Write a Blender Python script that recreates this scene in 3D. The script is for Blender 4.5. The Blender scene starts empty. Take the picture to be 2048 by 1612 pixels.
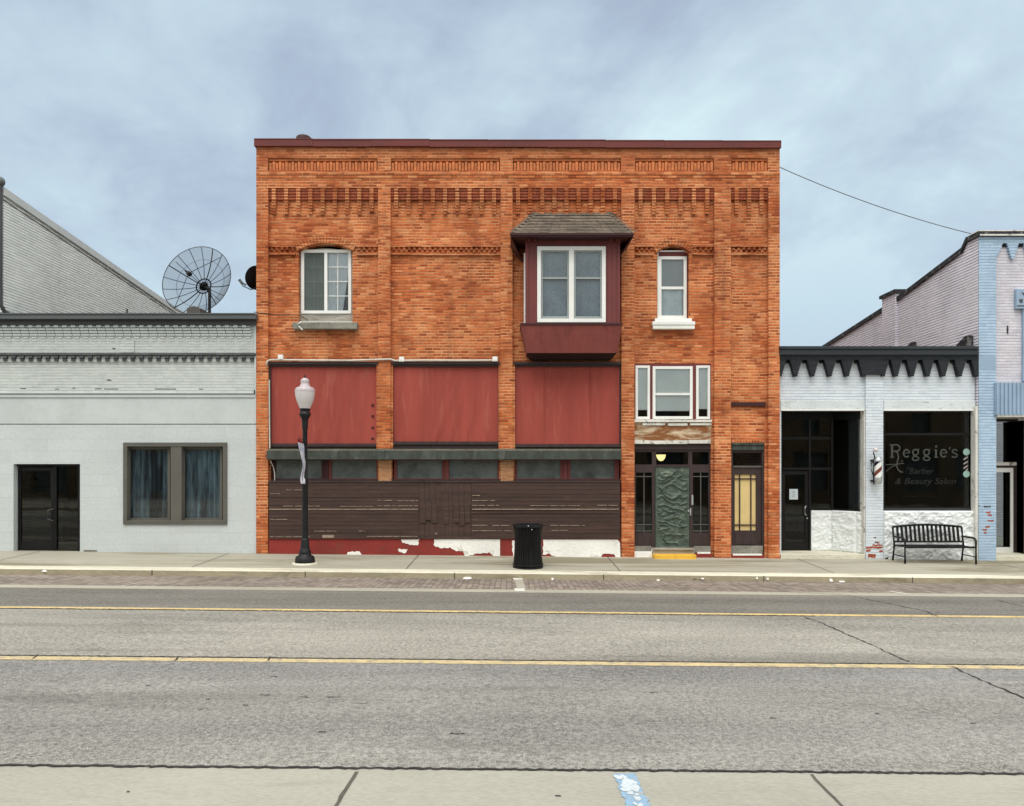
import bpy, bmesh, math, random
from mathutils import Vector, Matrix, noise
from mathutils.geometry import delaunay_2d_cdt
random.seed(7)
R = math.radians
sc = bpy.context.scene
COL = sc.collection

# ------------------------------------------------------------------ camera
F, D0, CX, HY, CZ = 1560.0, 20.0, 1024.0, 940.0, 2.205     # focal in px of a 2048 wide frame, distance of the facades
cam_d = bpy.data.cameras.new('Camera'); cam = bpy.data.objects.new('Camera', cam_d); COL.objects.link(cam)
cam.location = (0, -D0, CZ); cam.rotation_euler = (R(90), 0, 0)
cam_d.sensor_fit = 'HORIZONTAL'; cam_d.sensor_width = 36.0; cam_d.lens = 36.0*F/2048
cam_d.shift_y = (HY-806)/2048; cam_d.clip_start = 0.1; cam_d.clip_end = 2000
sc.camera = cam

# ------------------------------------------------------------------ light
sc.view_settings.view_transform = 'Standard'; sc.view_settings.look = 'None'
sc.view_settings.exposure = 0.1; sc.view_settings.gamma = 1.0
sc.cycles.max_bounces = 8; sc.cycles.transparent_max_bounces = 12
sc.cycles.use_denoising = True
SUN_EL, SUN_AZ = R(59), R(190)
sun_d = bpy.data.lights.new('Sun', 'SUN'); sun_d.energy = 1.5; sun_d.angle = R(34); sun_d.color = (1, .96, .90)
sun = bpy.data.objects.new('Sun', sun_d); COL.objects.link(sun); sun.location = (0, -30, 40)
sun.rotation_euler = (R(31), 0, R(-7))
world = bpy.data.worlds.new('World'); sc.world = world; world.use_nodes = True

def srgb(r, g, b, k=1.0):
    f = lambda c: ((c/255)/12.92 if c/255 <= .04045 else ((c/255+.055)/1.055)**2.4)*k
    return (f(r), f(g), f(b), 1)

class NT:
    def __init__(s, tree): s.t = tree; s.t.nodes.clear()
    def n(s, typ, ins=None, **kw):
        nd = s.t.nodes.new(typ)
        for k, v in kw.items(): setattr(nd, k, v)
        for k, v in (ins or {}).items(): s.set(nd.inputs[k], v)
        return nd
    def set(s, sock, v):
        if hasattr(v, 'is_output'): s.t.links.new(v, sock)
        else: sock.default_value = v
    def m(s, op, a, b=None, c=None):
        nd = s.t.nodes.new('ShaderNodeMath'); nd.operation = op
        s.set(nd.inputs[0], a)
        if b is not None: s.set(nd.inputs[1], b)
        if c is not None: s.set(nd.inputs[2], c)
        return nd.outputs[0]
    def mix(s, fac, a, b, blend='MIX'):
        nd = s.t.nodes.new('ShaderNodeMix'); nd.data_type = 'RGBA'; nd.blend_type = blend
        s.set(nd.inputs[0], fac); s.set(nd.inputs[6], a); s.set(nd.inputs[7], b)
        return nd.outputs[2]
    def ramp(s, fac, stops, interp='LINEAR'):
        nd = s.t.nodes.new('ShaderNodeValToRGB'); nd.color_ramp.interpolation = interp
        e = nd.color_ramp.elements
        while len(e) < len(stops): e.new(.5)
        for el, (p, c) in zip(e, stops):
            el.position = p; el.color = c if len(c) == 4 else (*c, 1)
        s.set(nd.inputs[0], fac); return nd.outputs[0]
    def rng(s, v, a, b, c=0., d=1., smooth=True):
        nd = s.t.nodes.new('ShaderNodeMapRange'); nd.clamp = True
        nd.interpolation_type = 'SMOOTHSTEP' if smooth else 'LINEAR'
        for i, x in enumerate((v, a, b, c, d)): s.set(nd.inputs[i], x)
        return nd.outputs[0]
    def noise(s, vec, scale, detail=3, rough=.55, stretch=None, dist=0.):
        if stretch:
            mp = s.n('ShaderNodeMapping', {'Vector': vec, 'Scale': stretch}); vec = mp.outputs[0]
        nd = s.n('ShaderNodeTexNoise', {'Vector': vec, 'Scale': scale, 'Detail': detail, 'Roughness': rough, 'Distortion': dist})
        return nd.outputs['Fac']
    def g(s, v):    # grey colour from value
        return s.n('ShaderNodeCombineColor', {0: v, 1: v, 2: v}).outputs[0]

def build_sky():
    t = NT(world.node_tree)
    out = t.n('ShaderNodeOutputWorld'); bg = t.n('ShaderNodeBackground', {'Strength': 0.1})
    t.t.links.new(bg.outputs[0], out.inputs[0])
    sky = t.n('ShaderNodeTexSky'); sky.sky_type = 'NISHITA'; sky.sun_disc = False
    sky.sun_elevation = SUN_EL; sky.sun_rotation = SUN_AZ
    d = t.n('ShaderNodeTexCoord').outputs['Generated']
    sp = t.n('ShaderNodeSeparateXYZ', {0: d})
    x, y, z = sp.outputs[0], sp.outputs[1], sp.outputs[2]
    zz = t.m('ADD', t.m('MAXIMUM', z, 0.0), .30)
    px, py = t.m('DIVIDE', x, zz), t.m('DIVIDE', y, zz)
    v = t.n('ShaderNodeCombineXYZ', {0: px, 1: py, 2: 0.37}).outputs[0]
    rot = t.n('ShaderNodeMapping', {'Vector': v, 'Rotation': (0, 0, R(38)), 'Scale': (1.0, .55, 1), 'Location': (3.3, 9.9, 0)}).outputs[0]
    n1 = t.noise(rot, 1.15, 6, .55, dist=.5); n2 = t.noise(v, 3.4, 5, .6, dist=.4)
    f = t.m('ADD', t.m('MULTIPLY', n1, .74), t.m('MULTIPLY', n2, .26))
    c = t.ramp(f, [(.37, srgb(163, 177, 199)), (.42, srgb(173, 190, 210)), (.475, srgb(188, 207, 223)), (.52, srgb(198, 218, 230)), (.58, srgb(213, 236, 243))])
    c = t.mix(t.rng(z, .36, .05, 0, .85), c, srgb(177, 197, 217))      # the cloud deck evens out towards the horizon
    c = t.mix(1.0, c, (10., 10., 10., 1), 'MULTIPLY')
    c = t.mix(.06, c, sky.outputs[0])
    # overcast sky brighter towards the zenith, raised further as added fill for the walls
    up = t.rng(z, .51, .70)
    hor = t.m('DIVIDE', y, t.m('SQRT', t.m('ADD', t.m('MULTIPLY', x, x), t.m('ADD', t.m('MULTIPLY', y, y), 1e-4))))
    back = t.m('MULTIPLY', t.rng(hor, .80, .30), t.rng(z, .06, .30))     # added fill: sky raised outside the camera's view to light the walls
    c = t.mix(up, c, (17.6, 17.3, 16.8, 1))
    c = t.mix(t.m('MULTIPLY', back, t.m('SUBTRACT', 1.0, up)), c, (12.2, 12.1, 11.8, 1))
    t.set(bg.inputs[0], c)
build_sky()

# ------------------------------------------------------------------ materials
def new_mat(name):
    m = bpy.data.materials.new(name); m.use_nodes = True
    t = NT(m.node_tree); out = t.n('ShaderNodeOutputMaterial')
    p = t.n('ShaderNodeBsdfPrincipled'); t.t.links.new(p.outputs[0], out.inputs[0])
    oc = t.n('ShaderNodeTexCoord').outputs['Object']
    return m, t, p, oc, out

def pm(name, col, rough=.6, metal=0., var=.14, scale=1.6, fine=.10, fscale=30, bump=.15, stretch=None, stain=None, stain_amt=.0, stain_scale=2.5, stain_lo=.52, spec=.35, bdist=.004):
    m, t, p, oc, out = new_mat(name)
    a = t.noise(oc, scale, 5, .6, stretch); b = t.noise(oc, fscale, 3, .6, stretch)
    v = t.m('ADD', t.rng(a, .3, .7, 1-var, 1+var), t.rng(b, .3, .7, -fine, fine))
    c = t.mix(1.0, col, t.g(v), 'MULTIPLY')
    if stain:
        s = t.noise(oc, stain_scale, 6, .68, stretch, .4)
        c = t.mix(t.rng(s, stain_lo, stain_lo+.16, 0, stain_amt), c, stain)
    t.set(p.inputs['Base Color'], c); p.inputs['Metallic'].default_value = metal
    t.set(p.inputs['Roughness'], t.rng(a, .3, .7, max(.02, rough-.08), min(1, rough+.08)))
    p.inputs['Specular IOR Level'].default_value = spec
    if bump:
        bn = t.n('ShaderNodeBump', {'Strength': bump, 'Distance': bdist, 'Height': t.m('ADD', t.m('MULTIPLY', a, .6), b)})
        t.t.links.new(bn.outputs[0], p.inputs['Normal'])
    return m

def brickm(name, cols, mortar, mortar_lo=None, h=.0745, L=.215, mw=.011, bump=.5, var=.16, grime=None, grime_amt=.3, mort_amt=1., rough=.85, jit=.35, wav=.006, soot=None, head=.45, medn=.13, streak=0):
    m, t, p, oc, out = new_mat(name)
    sp = t.n('ShaderNodeSeparateXYZ', {0: oc})
    wob = t.noise(oc, 1.3, 2, .5)
    u = t.m('ADD', sp.outputs[0], sp.outputs[1])
    v = t.m('ADD', sp.outputs[2], t.m('MULTIPLY', t.m('SUBTRACT', wob, .5), wav*2))
    rv = t.m('DIVIDE', v, h); row = t.m('FLOOR', rv); fv = t.m('FRACT', rv)
    rn = t.n('ShaderNodeTexWhiteNoise', {'W': row}, noise_dimensions='1D').outputs['Value']
    ru = t.m('ADD', t.m('DIVIDE', u, L), t.m('ADD', t.m('MULTIPLY', t.m('MODULO', t.m('ADD', row, 1000.), 2.0), .5), t.m('MULTIPLY', rn, jit)))
    col = t.m('FLOOR', ru); fu = t.m('FRACT', ru)
    idv = t.n('ShaderNodeCombineXYZ', {0: col, 1: row, 2: 0.}).outputs[0]
    wn = t.n('ShaderNodeTexWhiteNoise', {'Vector': idv}, noise_dimensions='2D')
    n = len(cols)
    bc = t.ramp(wn.outputs['Value'], [((i+.0)/max(1, n-1), c) for i, c in enumerate(cols)])
    big = t.noise(oc, .55, 4, .55); med = t.noise(oc, 6.0, 4, .6, (1, 1, 2.2)); fin = t.noise(oc, 45, 2, .6)
    val = t.m('ADD', t.rng(big, .3, .7, 1-var, 1+var), t.m('ADD', t.rng(med, .3, .7, -medn, medn), t.rng(fin, .3, .7, -.08, .08)))
    bc = t.mix(1.0, bc, t.g(val), 'MULTIPLY')
    ev = t.m('ABSOLUTE', t.m('SUBTRACT', fv, .5)); eu = t.m('ABSOLUTE', t.m('SUBTRACT', fu, .5))
    wv = mw/h; wu = mw/L
    mv = t.rng(ev, .5-wv*.85, .5-wv*.35); mu = t.rng(eu, .5-wu*.85, .5-wu*.35)
    mk = t.m('MAXIMUM', mv, t.m('MULTIPLY', mu, head))
    mc = mortar
    if mortar_lo:
        pat = t.noise(oc, .8, 4, .6, None, .5)
        mc = t.mix(t.rng(pat, .33, .66), mortar_lo, mortar)
    c = t.mix(t.m('MULTIPLY', mk, mort_amt), bc, mc)
    if grime:
        s = t.noise(oc, 1.1, 6, .7, (1, 1, .45), .3)
        c = t.mix(t.rng(s, .50, .72, 0, grime_amt), c, grime)
    if streak:
        st = t.noise(oc, 1.0, 5, .7, (3.2, 3.2, .28), .2)
        c = t.mix(t.rng(st, .52, .74, 0, streak), c, srgb(96, 54, 36))
        ef = t.noise(oc, 1.7, 6, .7, (1, 1, .8), .3)
        c = t.mix(t.rng(ef, .62, .76, 0, streak*.9), c, srgb(214, 170, 130))
    if soot:   # weathering of its own: a band at a given height (soot, height, fade)
        sc_, z0, z1, am = soot
        sn = t.m('ADD', sp.outputs[2], t.m('MULTIPLY', t.m('SUBTRACT', big, .5), 1.2))
        c = t.mix(t.rng(sn, z0, z1, 0, am), c, sc_)
    t.set(p.inputs['Base Color'], c); p.inputs['Roughness'].default_value = rough
    p.inputs['Specular IOR Level'].default_value = .25
    hgt = t.m('ADD', t.m('MULTIPLY', mk, -1.0), t.m('ADD', t.m('MULTIPLY', wn.outputs['Value'], .35), t.m('MULTIPLY', fin, .35)))
    bn = t.n('ShaderNodeBump', {'Strength': bump, 'Distance': .008, 'Height': hgt})
    t.t.links.new(bn.outputs[0], p.inputs['Normal'])
    return m

def glassm(name, tint, refl=1.0, rough=.02, base=.04):
    m, t, p, oc, out = new_mat(name)
    t.t.nodes.remove(p)
    tr = t.n('ShaderNodeBsdfTransparent', {'Color': tint}); gl = t.n('ShaderNodeBsdfGlossy', {'Color': (1, 1, 1, 1), 'Roughness': rough})
    wob = t.noise(oc, 1.7, 2, .5)
    bn = t.n('ShaderNodeBump', {'Strength': .06, 'Distance': .02, 'Height': wob})
    t.t.links.new(bn.outputs[0], gl.inputs['Normal'])
    fr = t.n('ShaderNodeFresnel', {'IOR': 1.5}).outputs[0]
    mx = t.n('ShaderNodeMixShader', {0: t.m('MINIMUM', t.m('ADD', t.m('MULTIPLY', fr, refl), base), 1.0), 1: tr.outputs[0], 2: gl.outputs[0]})
    t.t.links.new(mx.outputs[0], out.inputs[0]); return m

def emitm(name, col, s):
    m, t, p, oc, out = new_mat(name)
    p.inputs['Base Color'].default_value = col; p.inputs['Emission Color'].default_value = col; p.inputs['Emission Strength'].default_value = s
    return m

M = {}
OR = [srgb(140, 66, 32), srgb(181, 95, 52), srgb(190, 106, 60), srgb(200, 119, 71), srgb(184, 96, 52), srgb(213, 142, 94), srgb(150, 72, 36), srgb(192, 106, 56)]
M['brick'] = brickm('orange_brick', OR, srgb(226, 170, 124), srgb(140, 76, 46), grime=srgb(118, 64, 40), grime_amt=.42, bump=.8, mw=.017, head=.6, streak=.3, soot=(srgb(150, 92, 60), 9.9, 10.6, .5))
M['brick_dark'] = brickm('weathered_corbel_brick', [srgb(168, 92, 64), srgb(154, 82, 58), srgb(178, 102, 70)], srgb(130, 66, 44), bump=.4, head=.8)
M['soldier'] = pm('soldier_brick', srgb(196, 118, 72), .85, var=.22, scale=5, fine=.14, fscale=16, bump=.4, stain=srgb(160, 92, 60), stain_amt=.5)
M['brick_pale'] = brickm('tan_brick', [srgb(170, 120, 84), srgb(188, 140, 100), srgb(160, 112, 80)], srgb(200, 170, 135), srgb(130, 95, 70), bump=.4)
M['brick_side'] = brickm('side_brick', [srgb(120, 62, 40), srgb(140, 76, 48), srgb(105, 56, 38)], srgb(150, 120, 95), srgb(90, 60, 45))
GR = [srgb(190, 196, 193), srgb(196, 202, 199), srgb(184, 191, 188)]
M['gbrick'] = brickm('grey_painted_brick', GR, srgb(160, 166, 162), srgb(188, 194, 190), bump=.8, var=.05, grime=srgb(172, 177, 172), grime_amt=.3, mw=.010, head=.2, medn=.06)
M['gside'] = brickm('grey_painted_side_brick', [srgb(222, 229, 226), srgb(230, 236, 233), srgb(214, 222, 219)], srgb(150, 156, 154), srgb(186, 192, 189), bump=1., var=.06, grime=srgb(176, 181, 176), grime_amt=.35, mw=.016, L=.40, head=.05, medn=.06)  # side wall paint lightened in the colour to offset its weak light
WH = [srgb(212, 221, 228), srgb(218, 226, 232), srgb(206, 215, 224)]
M['wbrick'] = brickm('white_painted_brick', WH, srgb(176, 186, 194), srgb(202, 210, 216), bump=.8, var=.05, grime=srgb(186, 193, 196), grime_amt=.3, mw=.012, head=.12, medn=.05)
M['bbrick'] = brickm('blue_painted_brick', [srgb(170, 194, 215), srgb(179, 201, 221), srgb(163, 187, 209)], srgb(124, 150, 178), srgb(150, 178, 204), head=.15, medn=.06, bump=.8, var=.06, grime=srgb(140, 162, 184), grime_amt=.4, mw=.012)
M['pbrick'] = brickm('lilac_painted_brick', [srgb(206, 204, 212), srgb(215, 213, 220), srgb(199, 197, 206)], srgb(166, 160, 168), srgb(190, 186, 194), head=.15, medn=.06, bump=.8, var=.05, grime=srgb(180, 174, 178), grime_amt=.4, mw=.012)
M['pside'] = brickm('lilac_painted_side_brick', [srgb(233, 232, 242), srgb(239, 238, 247), srgb(226, 225, 236)], srgb(132, 126, 130), srgb(188, 181, 186), bump=1., var=.06, grime=srgb(186, 180, 184), grime_amt=.35, mw=.018, L=.40, head=.05, medn=.06)  # front wall's lilac made paler here, brightness painted in for the dim side
M['kbrick'] = brickm('black_painted_brick', [srgb(38, 42, 46), srgb(44, 48, 53), srgb(34, 38, 42)], srgb(22, 24, 27), bump=.7, var=.12, rough=.6)
M['dkbrick'] = brickm('charcoal_painted_brick', [srgb(78, 80, 82), srgb(86, 88, 90), srgb(70, 72, 74)], srgb(50, 52, 54), bump=.6, var=.12, rough=.6)
M['block'] = brickm('grey_painted_block', [srgb(192, 199, 199), srgb(195, 202, 202), srgb(190, 197, 197)], srgb(176, 183, 183), srgb(186, 193, 193), h=.30, L=.61, mw=.008, bump=.12, var=.03, grime=srgb(190, 196, 194), grime_amt=.3, wav=.0, medn=.015)
M['gflat'] = pm('grey_painted_panel', srgb(190, 197, 196), .6, var=.05, fine=.03, bump=.08, stain=srgb(176, 181, 178), stain_amt=.3)
M['gmetal'] = pm('grey_metal', srgb(92, 97, 98), .45, .2, var=.1, fine=.05, stretch=(.3, 1, 2))
M['dgrey'] = pm('charcoal_paint', srgb(70, 72, 74), .55, var=.12)
M['redmetal'] = pm('oxide_red_metal', srgb(102, 46, 42), .5, .1, var=.12, stain=srgb(80, 40, 38), stain_amt=.5, stretch=(.6, 1, 2))
M['redpanel'] = pm('red_panel_paint', srgb(154, 74, 65), .8, var=.12, scale=.9, fine=.05, fscale=55, bump=.1, stain=srgb(170, 98, 84), stain_amt=.5, stain_scale=2.0, stretch=(2.2, 1, .35), spec=.15)
M['redpaint'] = pm('red_plinth_paint', srgb(134, 48, 42), .75, var=.15, fine=.08, stain=srgb(112, 62, 50), stain_amt=.6, bump=.3)
M['plaster'] = pm('bare_plaster', srgb(238, 238, 232), .9, var=.08, fine=.06, fscale=22, bump=.7, stain=srgb(158, 154, 142), stain_amt=.65, stain_scale=3.2, stain_lo=.54)
M['ledge'] = pm('weathered_green_metal', srgb(66, 72, 66), .6, .2, var=.25, scale=4, fine=.08, stain=srgb(100, 106, 100), stain_amt=.6, stretch=(1.5, 1, .6))
M['brown'] = pm('brown_board_paint', srgb(68, 51, 45), .7, var=.24, scale=2.5, fine=.10, fscale=18, bump=.5, stretch=(.35, 1, 3.5), stain=srgb(110, 94, 86), stain_amt=.45, stain_scale=3.5, stain_lo=.60)
M['peel'] = pm('bare_wood_edge', srgb(148, 132, 116), .85, var=.25, scale=5, fine=.15)
M['maroon'] = pm('maroon_wood_paint', srgb(108, 54, 52), .6, var=.16, scale=3, fine=.08, stretch=(2, 1, .4), bump=.2, stain=srgb(120, 66, 62), stain_amt=.4)
M['apron'] = pm('maroon_apron_paint', srgb(128, 66, 60), .55, var=.12, scale=1.6, fine=.05, bump=.12, stain=srgb(104, 44, 42), stain_amt=.6, stretch=(1.6, 1, .6))
M['dkmaroon'] = pm('dark_maroon_paint', srgb(58, 26, 28), .6, var=.15)
M['vdark'] = pm('shaded_maroon', srgb(34, 16, 16), .8, var=.2)  # maroon taken near black: the shade under the bay is in the colour
M['dkbrown'] = pm('dark_brown_wood', srgb(58, 46, 45), .6, var=.2, scale=4, fine=.08, stretch=(2, 1, .5))
M['white'] = pm('white_vinyl', srgb(232, 234, 230), .45, var=.04, fine=.02, bump=.04)
M['whitew'] = pm('worn_white_wood', srgb(214, 213, 205), .7, var=.1, fine=.08, stain=srgb(112, 96, 78), stain_amt=.85, stain_scale=5, stain_lo=.53)
M['greysash'] = pm('grey_sash', srgb(150, 158, 156), .5, var=.05, fine=.03)
M['oldwood'] = pm('weathered_grey_wood', srgb(156, 152, 142), .85, var=.25, scale=3, fine=.16, fscale=14, bump=.6, stretch=(.4, 1, 4), stain=srgb(72, 66, 58), stain_amt=.75, stain_scale=2.4, stain_lo=.54)
M['stone'] = pm('grey_stone', srgb(132, 130, 120), .85, var=.2, scale=3, fine=.12, bump=.5, stain=srgb(88, 88, 80), stain_amt=.6)
M['lintel'] = pm('stained_lintel', srgb(196, 178, 150), .85, var=.2, scale=2.4, fine=.1, bump=.5, stretch=(.55, 1, 2.0), stain=srgb(128, 76, 34), stain_amt=.95, stain_scale=2.2, stain_lo=.42)
M['shingle'] = brickm('asphalt_shingle', [srgb(106, 96, 84), srgb(92, 84, 74), srgb(118, 108, 95), srgb(98, 88, 78)], srgb(48, 43, 38), h=.13, L=.34, mw=.014, bump=.8, var=.1, wav=.01)
M['greendoor'] = pm('green_bronze', srgb(78, 91, 81), .5, .15, var=.25, scale=5, fine=.12, bump=.3, stain=srgb(120, 132, 118), stain_amt=.5)
M['yellowpaint'] = pm('yellow_step_paint', srgb(226, 178, 62), .6, var=.1, fine=.06, stain=srgb(170, 130, 60), stain_amt=.5, stain_scale=5)
M['shade'] = pm('yellow_blind', srgb(216, 192, 134), .85, var=.06, fine=.04, bump=.1)
M['black'] = pm('black_metal', srgb(22, 22, 24), .42, .3, var=.2, fine=.1, bump=.1)
M['iron'] = pm('black_lamp_paint', srgb(27, 28, 30), .45, .2, var=.25, scale=5, fine=.1, bump=.15)
M['blackp'] = pm('black_cornice_paint', srgb(44, 50, 55), .5, var=.18, stretch=(.4, 1, 2))
M['blackframe'] = pm('black_frame', srgb(13, 13, 14), .4, .1, var=.15)
M['taupe'] = pm('taupe_frame_paint', srgb(92, 91, 84), .5, var=.08, fine=.03)
M['dark'] = pm('dark_interior', srgb(26, 25, 24), .9, var=.2, bump=0)
M['curtain'] = pm('pale_curtain', srgb(206, 214, 214), .9, var=.06, fine=.03, bump=.05)
M['sheer'] = pm('blue_grey_sheer', srgb(104, 124, 136), .9, var=.5, scale=2.2, fine=.3, fscale=9, stretch=(3.5, 1, .25), bump=.1, stain=srgb(26, 32, 40), stain_amt=.95, stain_scale=.9, stain_lo=.46)
M['lace'] = pm('lace_curtain', srgb(214, 226, 226), .9, var=.12, scale=2, fine=.12, fscale=60, bump=.1)
M['net'] = pm('grey_net_curtain', srgb(136, 152, 160), .9, var=.16, scale=2.4, fine=.25, fscale=45, bump=.2)
M['whiteblind'] = pm('white_roller_blind', srgb(226, 232, 232), .9, var=.04, fine=.02, bump=.05)
M['glass'] = glassm('window_glass', (.94, .96, .96, 1), .8, base=.0)
M['glassdark'] = glassm('dark_shop_glass', (.55, .58, .57, 1), .9, base=.0)
M['glassup'] = glassm('upper_glass', (.94, .96, .97, 1), .9, base=.0)
M['screen'] = glassm('insect_screen', (.64, .66, .65, 1), .2, rough=.3, base=.01)
M['frost'] = pm('dusty_glass', srgb(92, 100, 98), .3, var=.25, scale=2, fine=.06, stain=srgb(52, 56, 56), stain_amt=.7, stain_scale=1.4, spec=.5)
M['stonewhite'] = pm('white_rock_face', srgb(228, 233, 233), .85, var=.04, scale=2, fine=.05, fscale=20, bump=.5, stain=srgb(196, 200, 198), stain_amt=.3)
M['peelwhite'] = pm('peeling_white_paint', srgb(208, 216, 218), .85, var=.10, fine=.08, bump=.6, stain=srgb(136, 132, 118), stain_amt=.8, stain_scale=5, stain_lo=.55, stretch=(.6, 1, 1.6))
M['exbrick'] = pm('exposed_red_brick', srgb(158, 80, 54), .9, var=.25, scale=8, fine=.15, bump=.5)
M['corru'] = pm('blue_ribbed_metal', srgb(148, 171, 193), .45, .1, var=.06, fine=.03)
M['paper'] = pm('white_paper', srgb(196, 206, 212), .9, var=.03, fine=.02, bump=0)
M['letter'] = pm('faded_gold_letter', srgb(66, 70, 64), .8, var=.1, fine=.08, bump=0)
M['letter2'] = pm('faint_letter', srgb(33, 34, 31), .8, var=.4, scale=9, fine=.1, bump=0)
M['decal'] = pm('mint_decal', srgb(150, 182, 172), .8, var=.05, bump=0)
M['decal2'] = pm('pink_grey_decal', srgb(166, 158, 152), .8, var=.05, bump=0)
M['globecap'] = pm('lamp_cap_glass', srgb(184, 174, 178), .3, var=.05, bump=0, spec=.5)
M['globe'] = pm('lamp_glass', srgb(206, 202, 202), .2, var=.04, fine=.02, bump=.0, spec=.5)
M['alum'] = pm('bare_aluminium', srgb(190, 194, 196), .35, .6, var=.06, bump=0)
M['pipe'] = pm('grey_white_pipe', srgb(202, 198, 188), .5, var=.12, stain=srgb(120, 100, 84), stain_amt=.5, stain_scale=8)
M['mesh'] = None
M['wire'] = pm('black_cable', srgb(30, 28, 28), .6, bump=0)
M['greywire'] = pm('grey_cable', srgb(110, 116, 124), .6, bump=0)
M['flagred'] = pm('red_fabric', srgb(150, 54, 50), .9, bump=.1)
M['flagwhite'] = pm('white_blue_fabric', srgb(206, 206, 214), .9, stain=srgb(120, 128, 160), stain_amt=.8, stain_scale=6, bump=.1)
M['roofing'] = pm('grey_roofing', srgb(92, 90, 86), .9, var=.15, bump=.3)
M['tar'] = pm('tar_flashing', srgb(40, 40, 42), .7, var=.3, stain=srgb(150, 150, 146), stain_amt=.6, stain_scale=6, bump=.5)
M['leaf'] = pm('dead_leaf', srgb(70, 58, 44), .9, bump=0)
def meshm():
    m, t, p, oc, out = new_mat('perforated_dish_mesh')
    tr = t.n('ShaderNodeBsdfTransparent'); p.inputs['Base Color'].default_value = srgb(58, 62, 66); p.inputs['Roughness'].default_value = .6
    lw = t.n('ShaderNodeLayerWeight', {'Blend': .5}).outputs['Facing']
    f = t.rng(lw, .35, .95, .30, .92)       # holes close up when the sheet is seen edge-on
    mx = t.n('ShaderNodeMixShader', {0: f, 1: tr.outputs[0], 2: p.outputs[0]})
    t.t.links.new(mx.outputs[0], out.inputs[0]); return m
M['mesh'] = meshm()

def asphaltm():
    m, t, p, oc, out = new_mat('asphalt')
    sp = t.n('ShaderNodeSeparateXYZ', {0: oc}); y = sp.outputs[1]
    wv = t.noise(oc, .5, 3, .6, (.15, 1, 1))
    yy = t.m('ADD', y, t.m('MULTIPLY', t.m('SUBTRACT', wv, .5), .5))
    k = t.rng(yy, -14.4, -4.9, 0, 1, False)     # across the road, near to far
    c = t.ramp(k, [(0, srgb(152, 150, 143)), (.03, srgb(150, 149, 143)), (.12, srgb(139, 138, 134)), (.20, srgb(140, 139, 134)), (.26, srgb(142, 141, 137)), (.32, srgb(136, 136, 134)), (.352, srgb(140, 139, 136)),
                   (.368, srgb(150, 147, 138)), (.45, srgb(160, 158, 149)), (.55, srgb(158, 156, 147)), (.64, srgb(153, 151, 143)), (.695, srgb(148, 145, 136)), (.712, srgb(122, 120, 114)), (.80, srgb(128, 126, 119)), (.88, srgb(120, 118, 112)), (.97, srgb(132, 129, 121))])
    a = t.noise(oc, 1.1, 6, .65, (.16, 1, 1)); b = t.noise(oc, 22, 4, .75); a2 = t.noise(oc, .45, 5, .6, (.5, 1, 1), .4); g2 = t.noise(oc, 85, 2, .7)
    v = t.m('ADD', t.m('ADD', t.rng(a, .3, .7, .86, 1.12), t.rng(a2, .35, .65, -.08, .07)), t.m('ADD', t.rng(b, .3, .7, -.36, .36), t.rng(g2, .3, .7, -.42, .42)))
    c = t.mix(1.0, c, t.g(v), 'MULTIPLY')
    # oil darkened wheel paths, patches and drips
    oil = t.noise(oc, .9, 6, .7, (.12, 1.4, 1), .2); c = t.mix(t.rng(oil, .52, .66, 0, .38), c, srgb(104, 102, 98))
    st2 = t.noise(oc, 2.6, 5, .7, (.6, 1, 1), .5); c = t.mix(t.rng(st2, .64, .70, 0, .35), c, srgb(96, 94, 90))
    vor = t.n('ShaderNodeTexVoronoi', {'Vector': oc, 'Scale': 34.}).outputs['Distance']
    c = t.mix(t.rng(vor, .10, .22, .5, 0), c, srgb(190, 186, 174))
    pit = t.noise(oc, 5.0, 3, .6, (.35, 1.6, 1))
    c = t.mix(t.rng(pit, .73, .76, 0, .8), c, srgb(52, 50, 48))
    t.set(p.inputs['Base Color'], t.mix(1.0, c, (.77, .77, .765, 1), 'MULTIPLY')); p.inputs['Roughness'].default_value = .85
    p.inputs['Specular IOR Level'].default_value = .2
    bn = t.n('ShaderNodeBump', {'Strength': .5, 'Distance': .006, 'Height': t.m('ADD', b, g2)}); t.t.links.new(bn.outputs[0], p.inputs['Normal'])
    return m
M['asphalt'] = asphaltm()
M['walk'] = pm('sidewalk_concrete', srgb(166, 163, 148), .85, var=.10, scale=.8, fine=.07, fscale=24, bump=.2, stain=srgb(124, 117, 95), stain_amt=.85, stain_scale=.75, stain_lo=.44, stretch=(.16, 1, 1))
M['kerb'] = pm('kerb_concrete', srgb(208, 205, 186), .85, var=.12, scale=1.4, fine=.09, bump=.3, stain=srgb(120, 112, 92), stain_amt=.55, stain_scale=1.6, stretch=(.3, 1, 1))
M['kerbface'] = pm('shaded_stained_kerb_face', srgb(160, 152, 128), .85, var=.14, scale=1.4, fine=.09, bump=.3, stain=srgb(104, 96, 76), stain_amt=.6, stain_scale=1.8, stretch=(.3, 1, 1))  # darker than the kerb top: shade of the upright face painted in, plus stains
M['gutter'] = pm('gutter_concrete', srgb(150, 149, 138), .85, var=.08, scale=.8, fine=.08, fscale=50, bump=.25, stain=srgb(134, 132, 120), stain_amt=.5, stretch=(.4, 1, 1))
M['strip'] = pm('concrete_strip', srgb(158, 156, 142), .85, var=.08, fine=.08, fscale=30, bump=.25, stretch=(.3, 1, 1))
M['joint'] = pm('dark_joint', srgb(84, 80, 72), .95, var=.3, scale=3, bump=0)
M['crack'] = pm('tar_crack', srgb(44, 43, 42), .8, var=.3, scale=6, bump=0)
M['yellow'] = pm('worn_yellow_paint', srgb(196, 174, 118), .8, var=.1, scale=3, fine=.12, fscale=60, bump=.2, stain=srgb(140, 130, 108), stain_amt=.85, stain_scale=9, stain_lo=.50)
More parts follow.
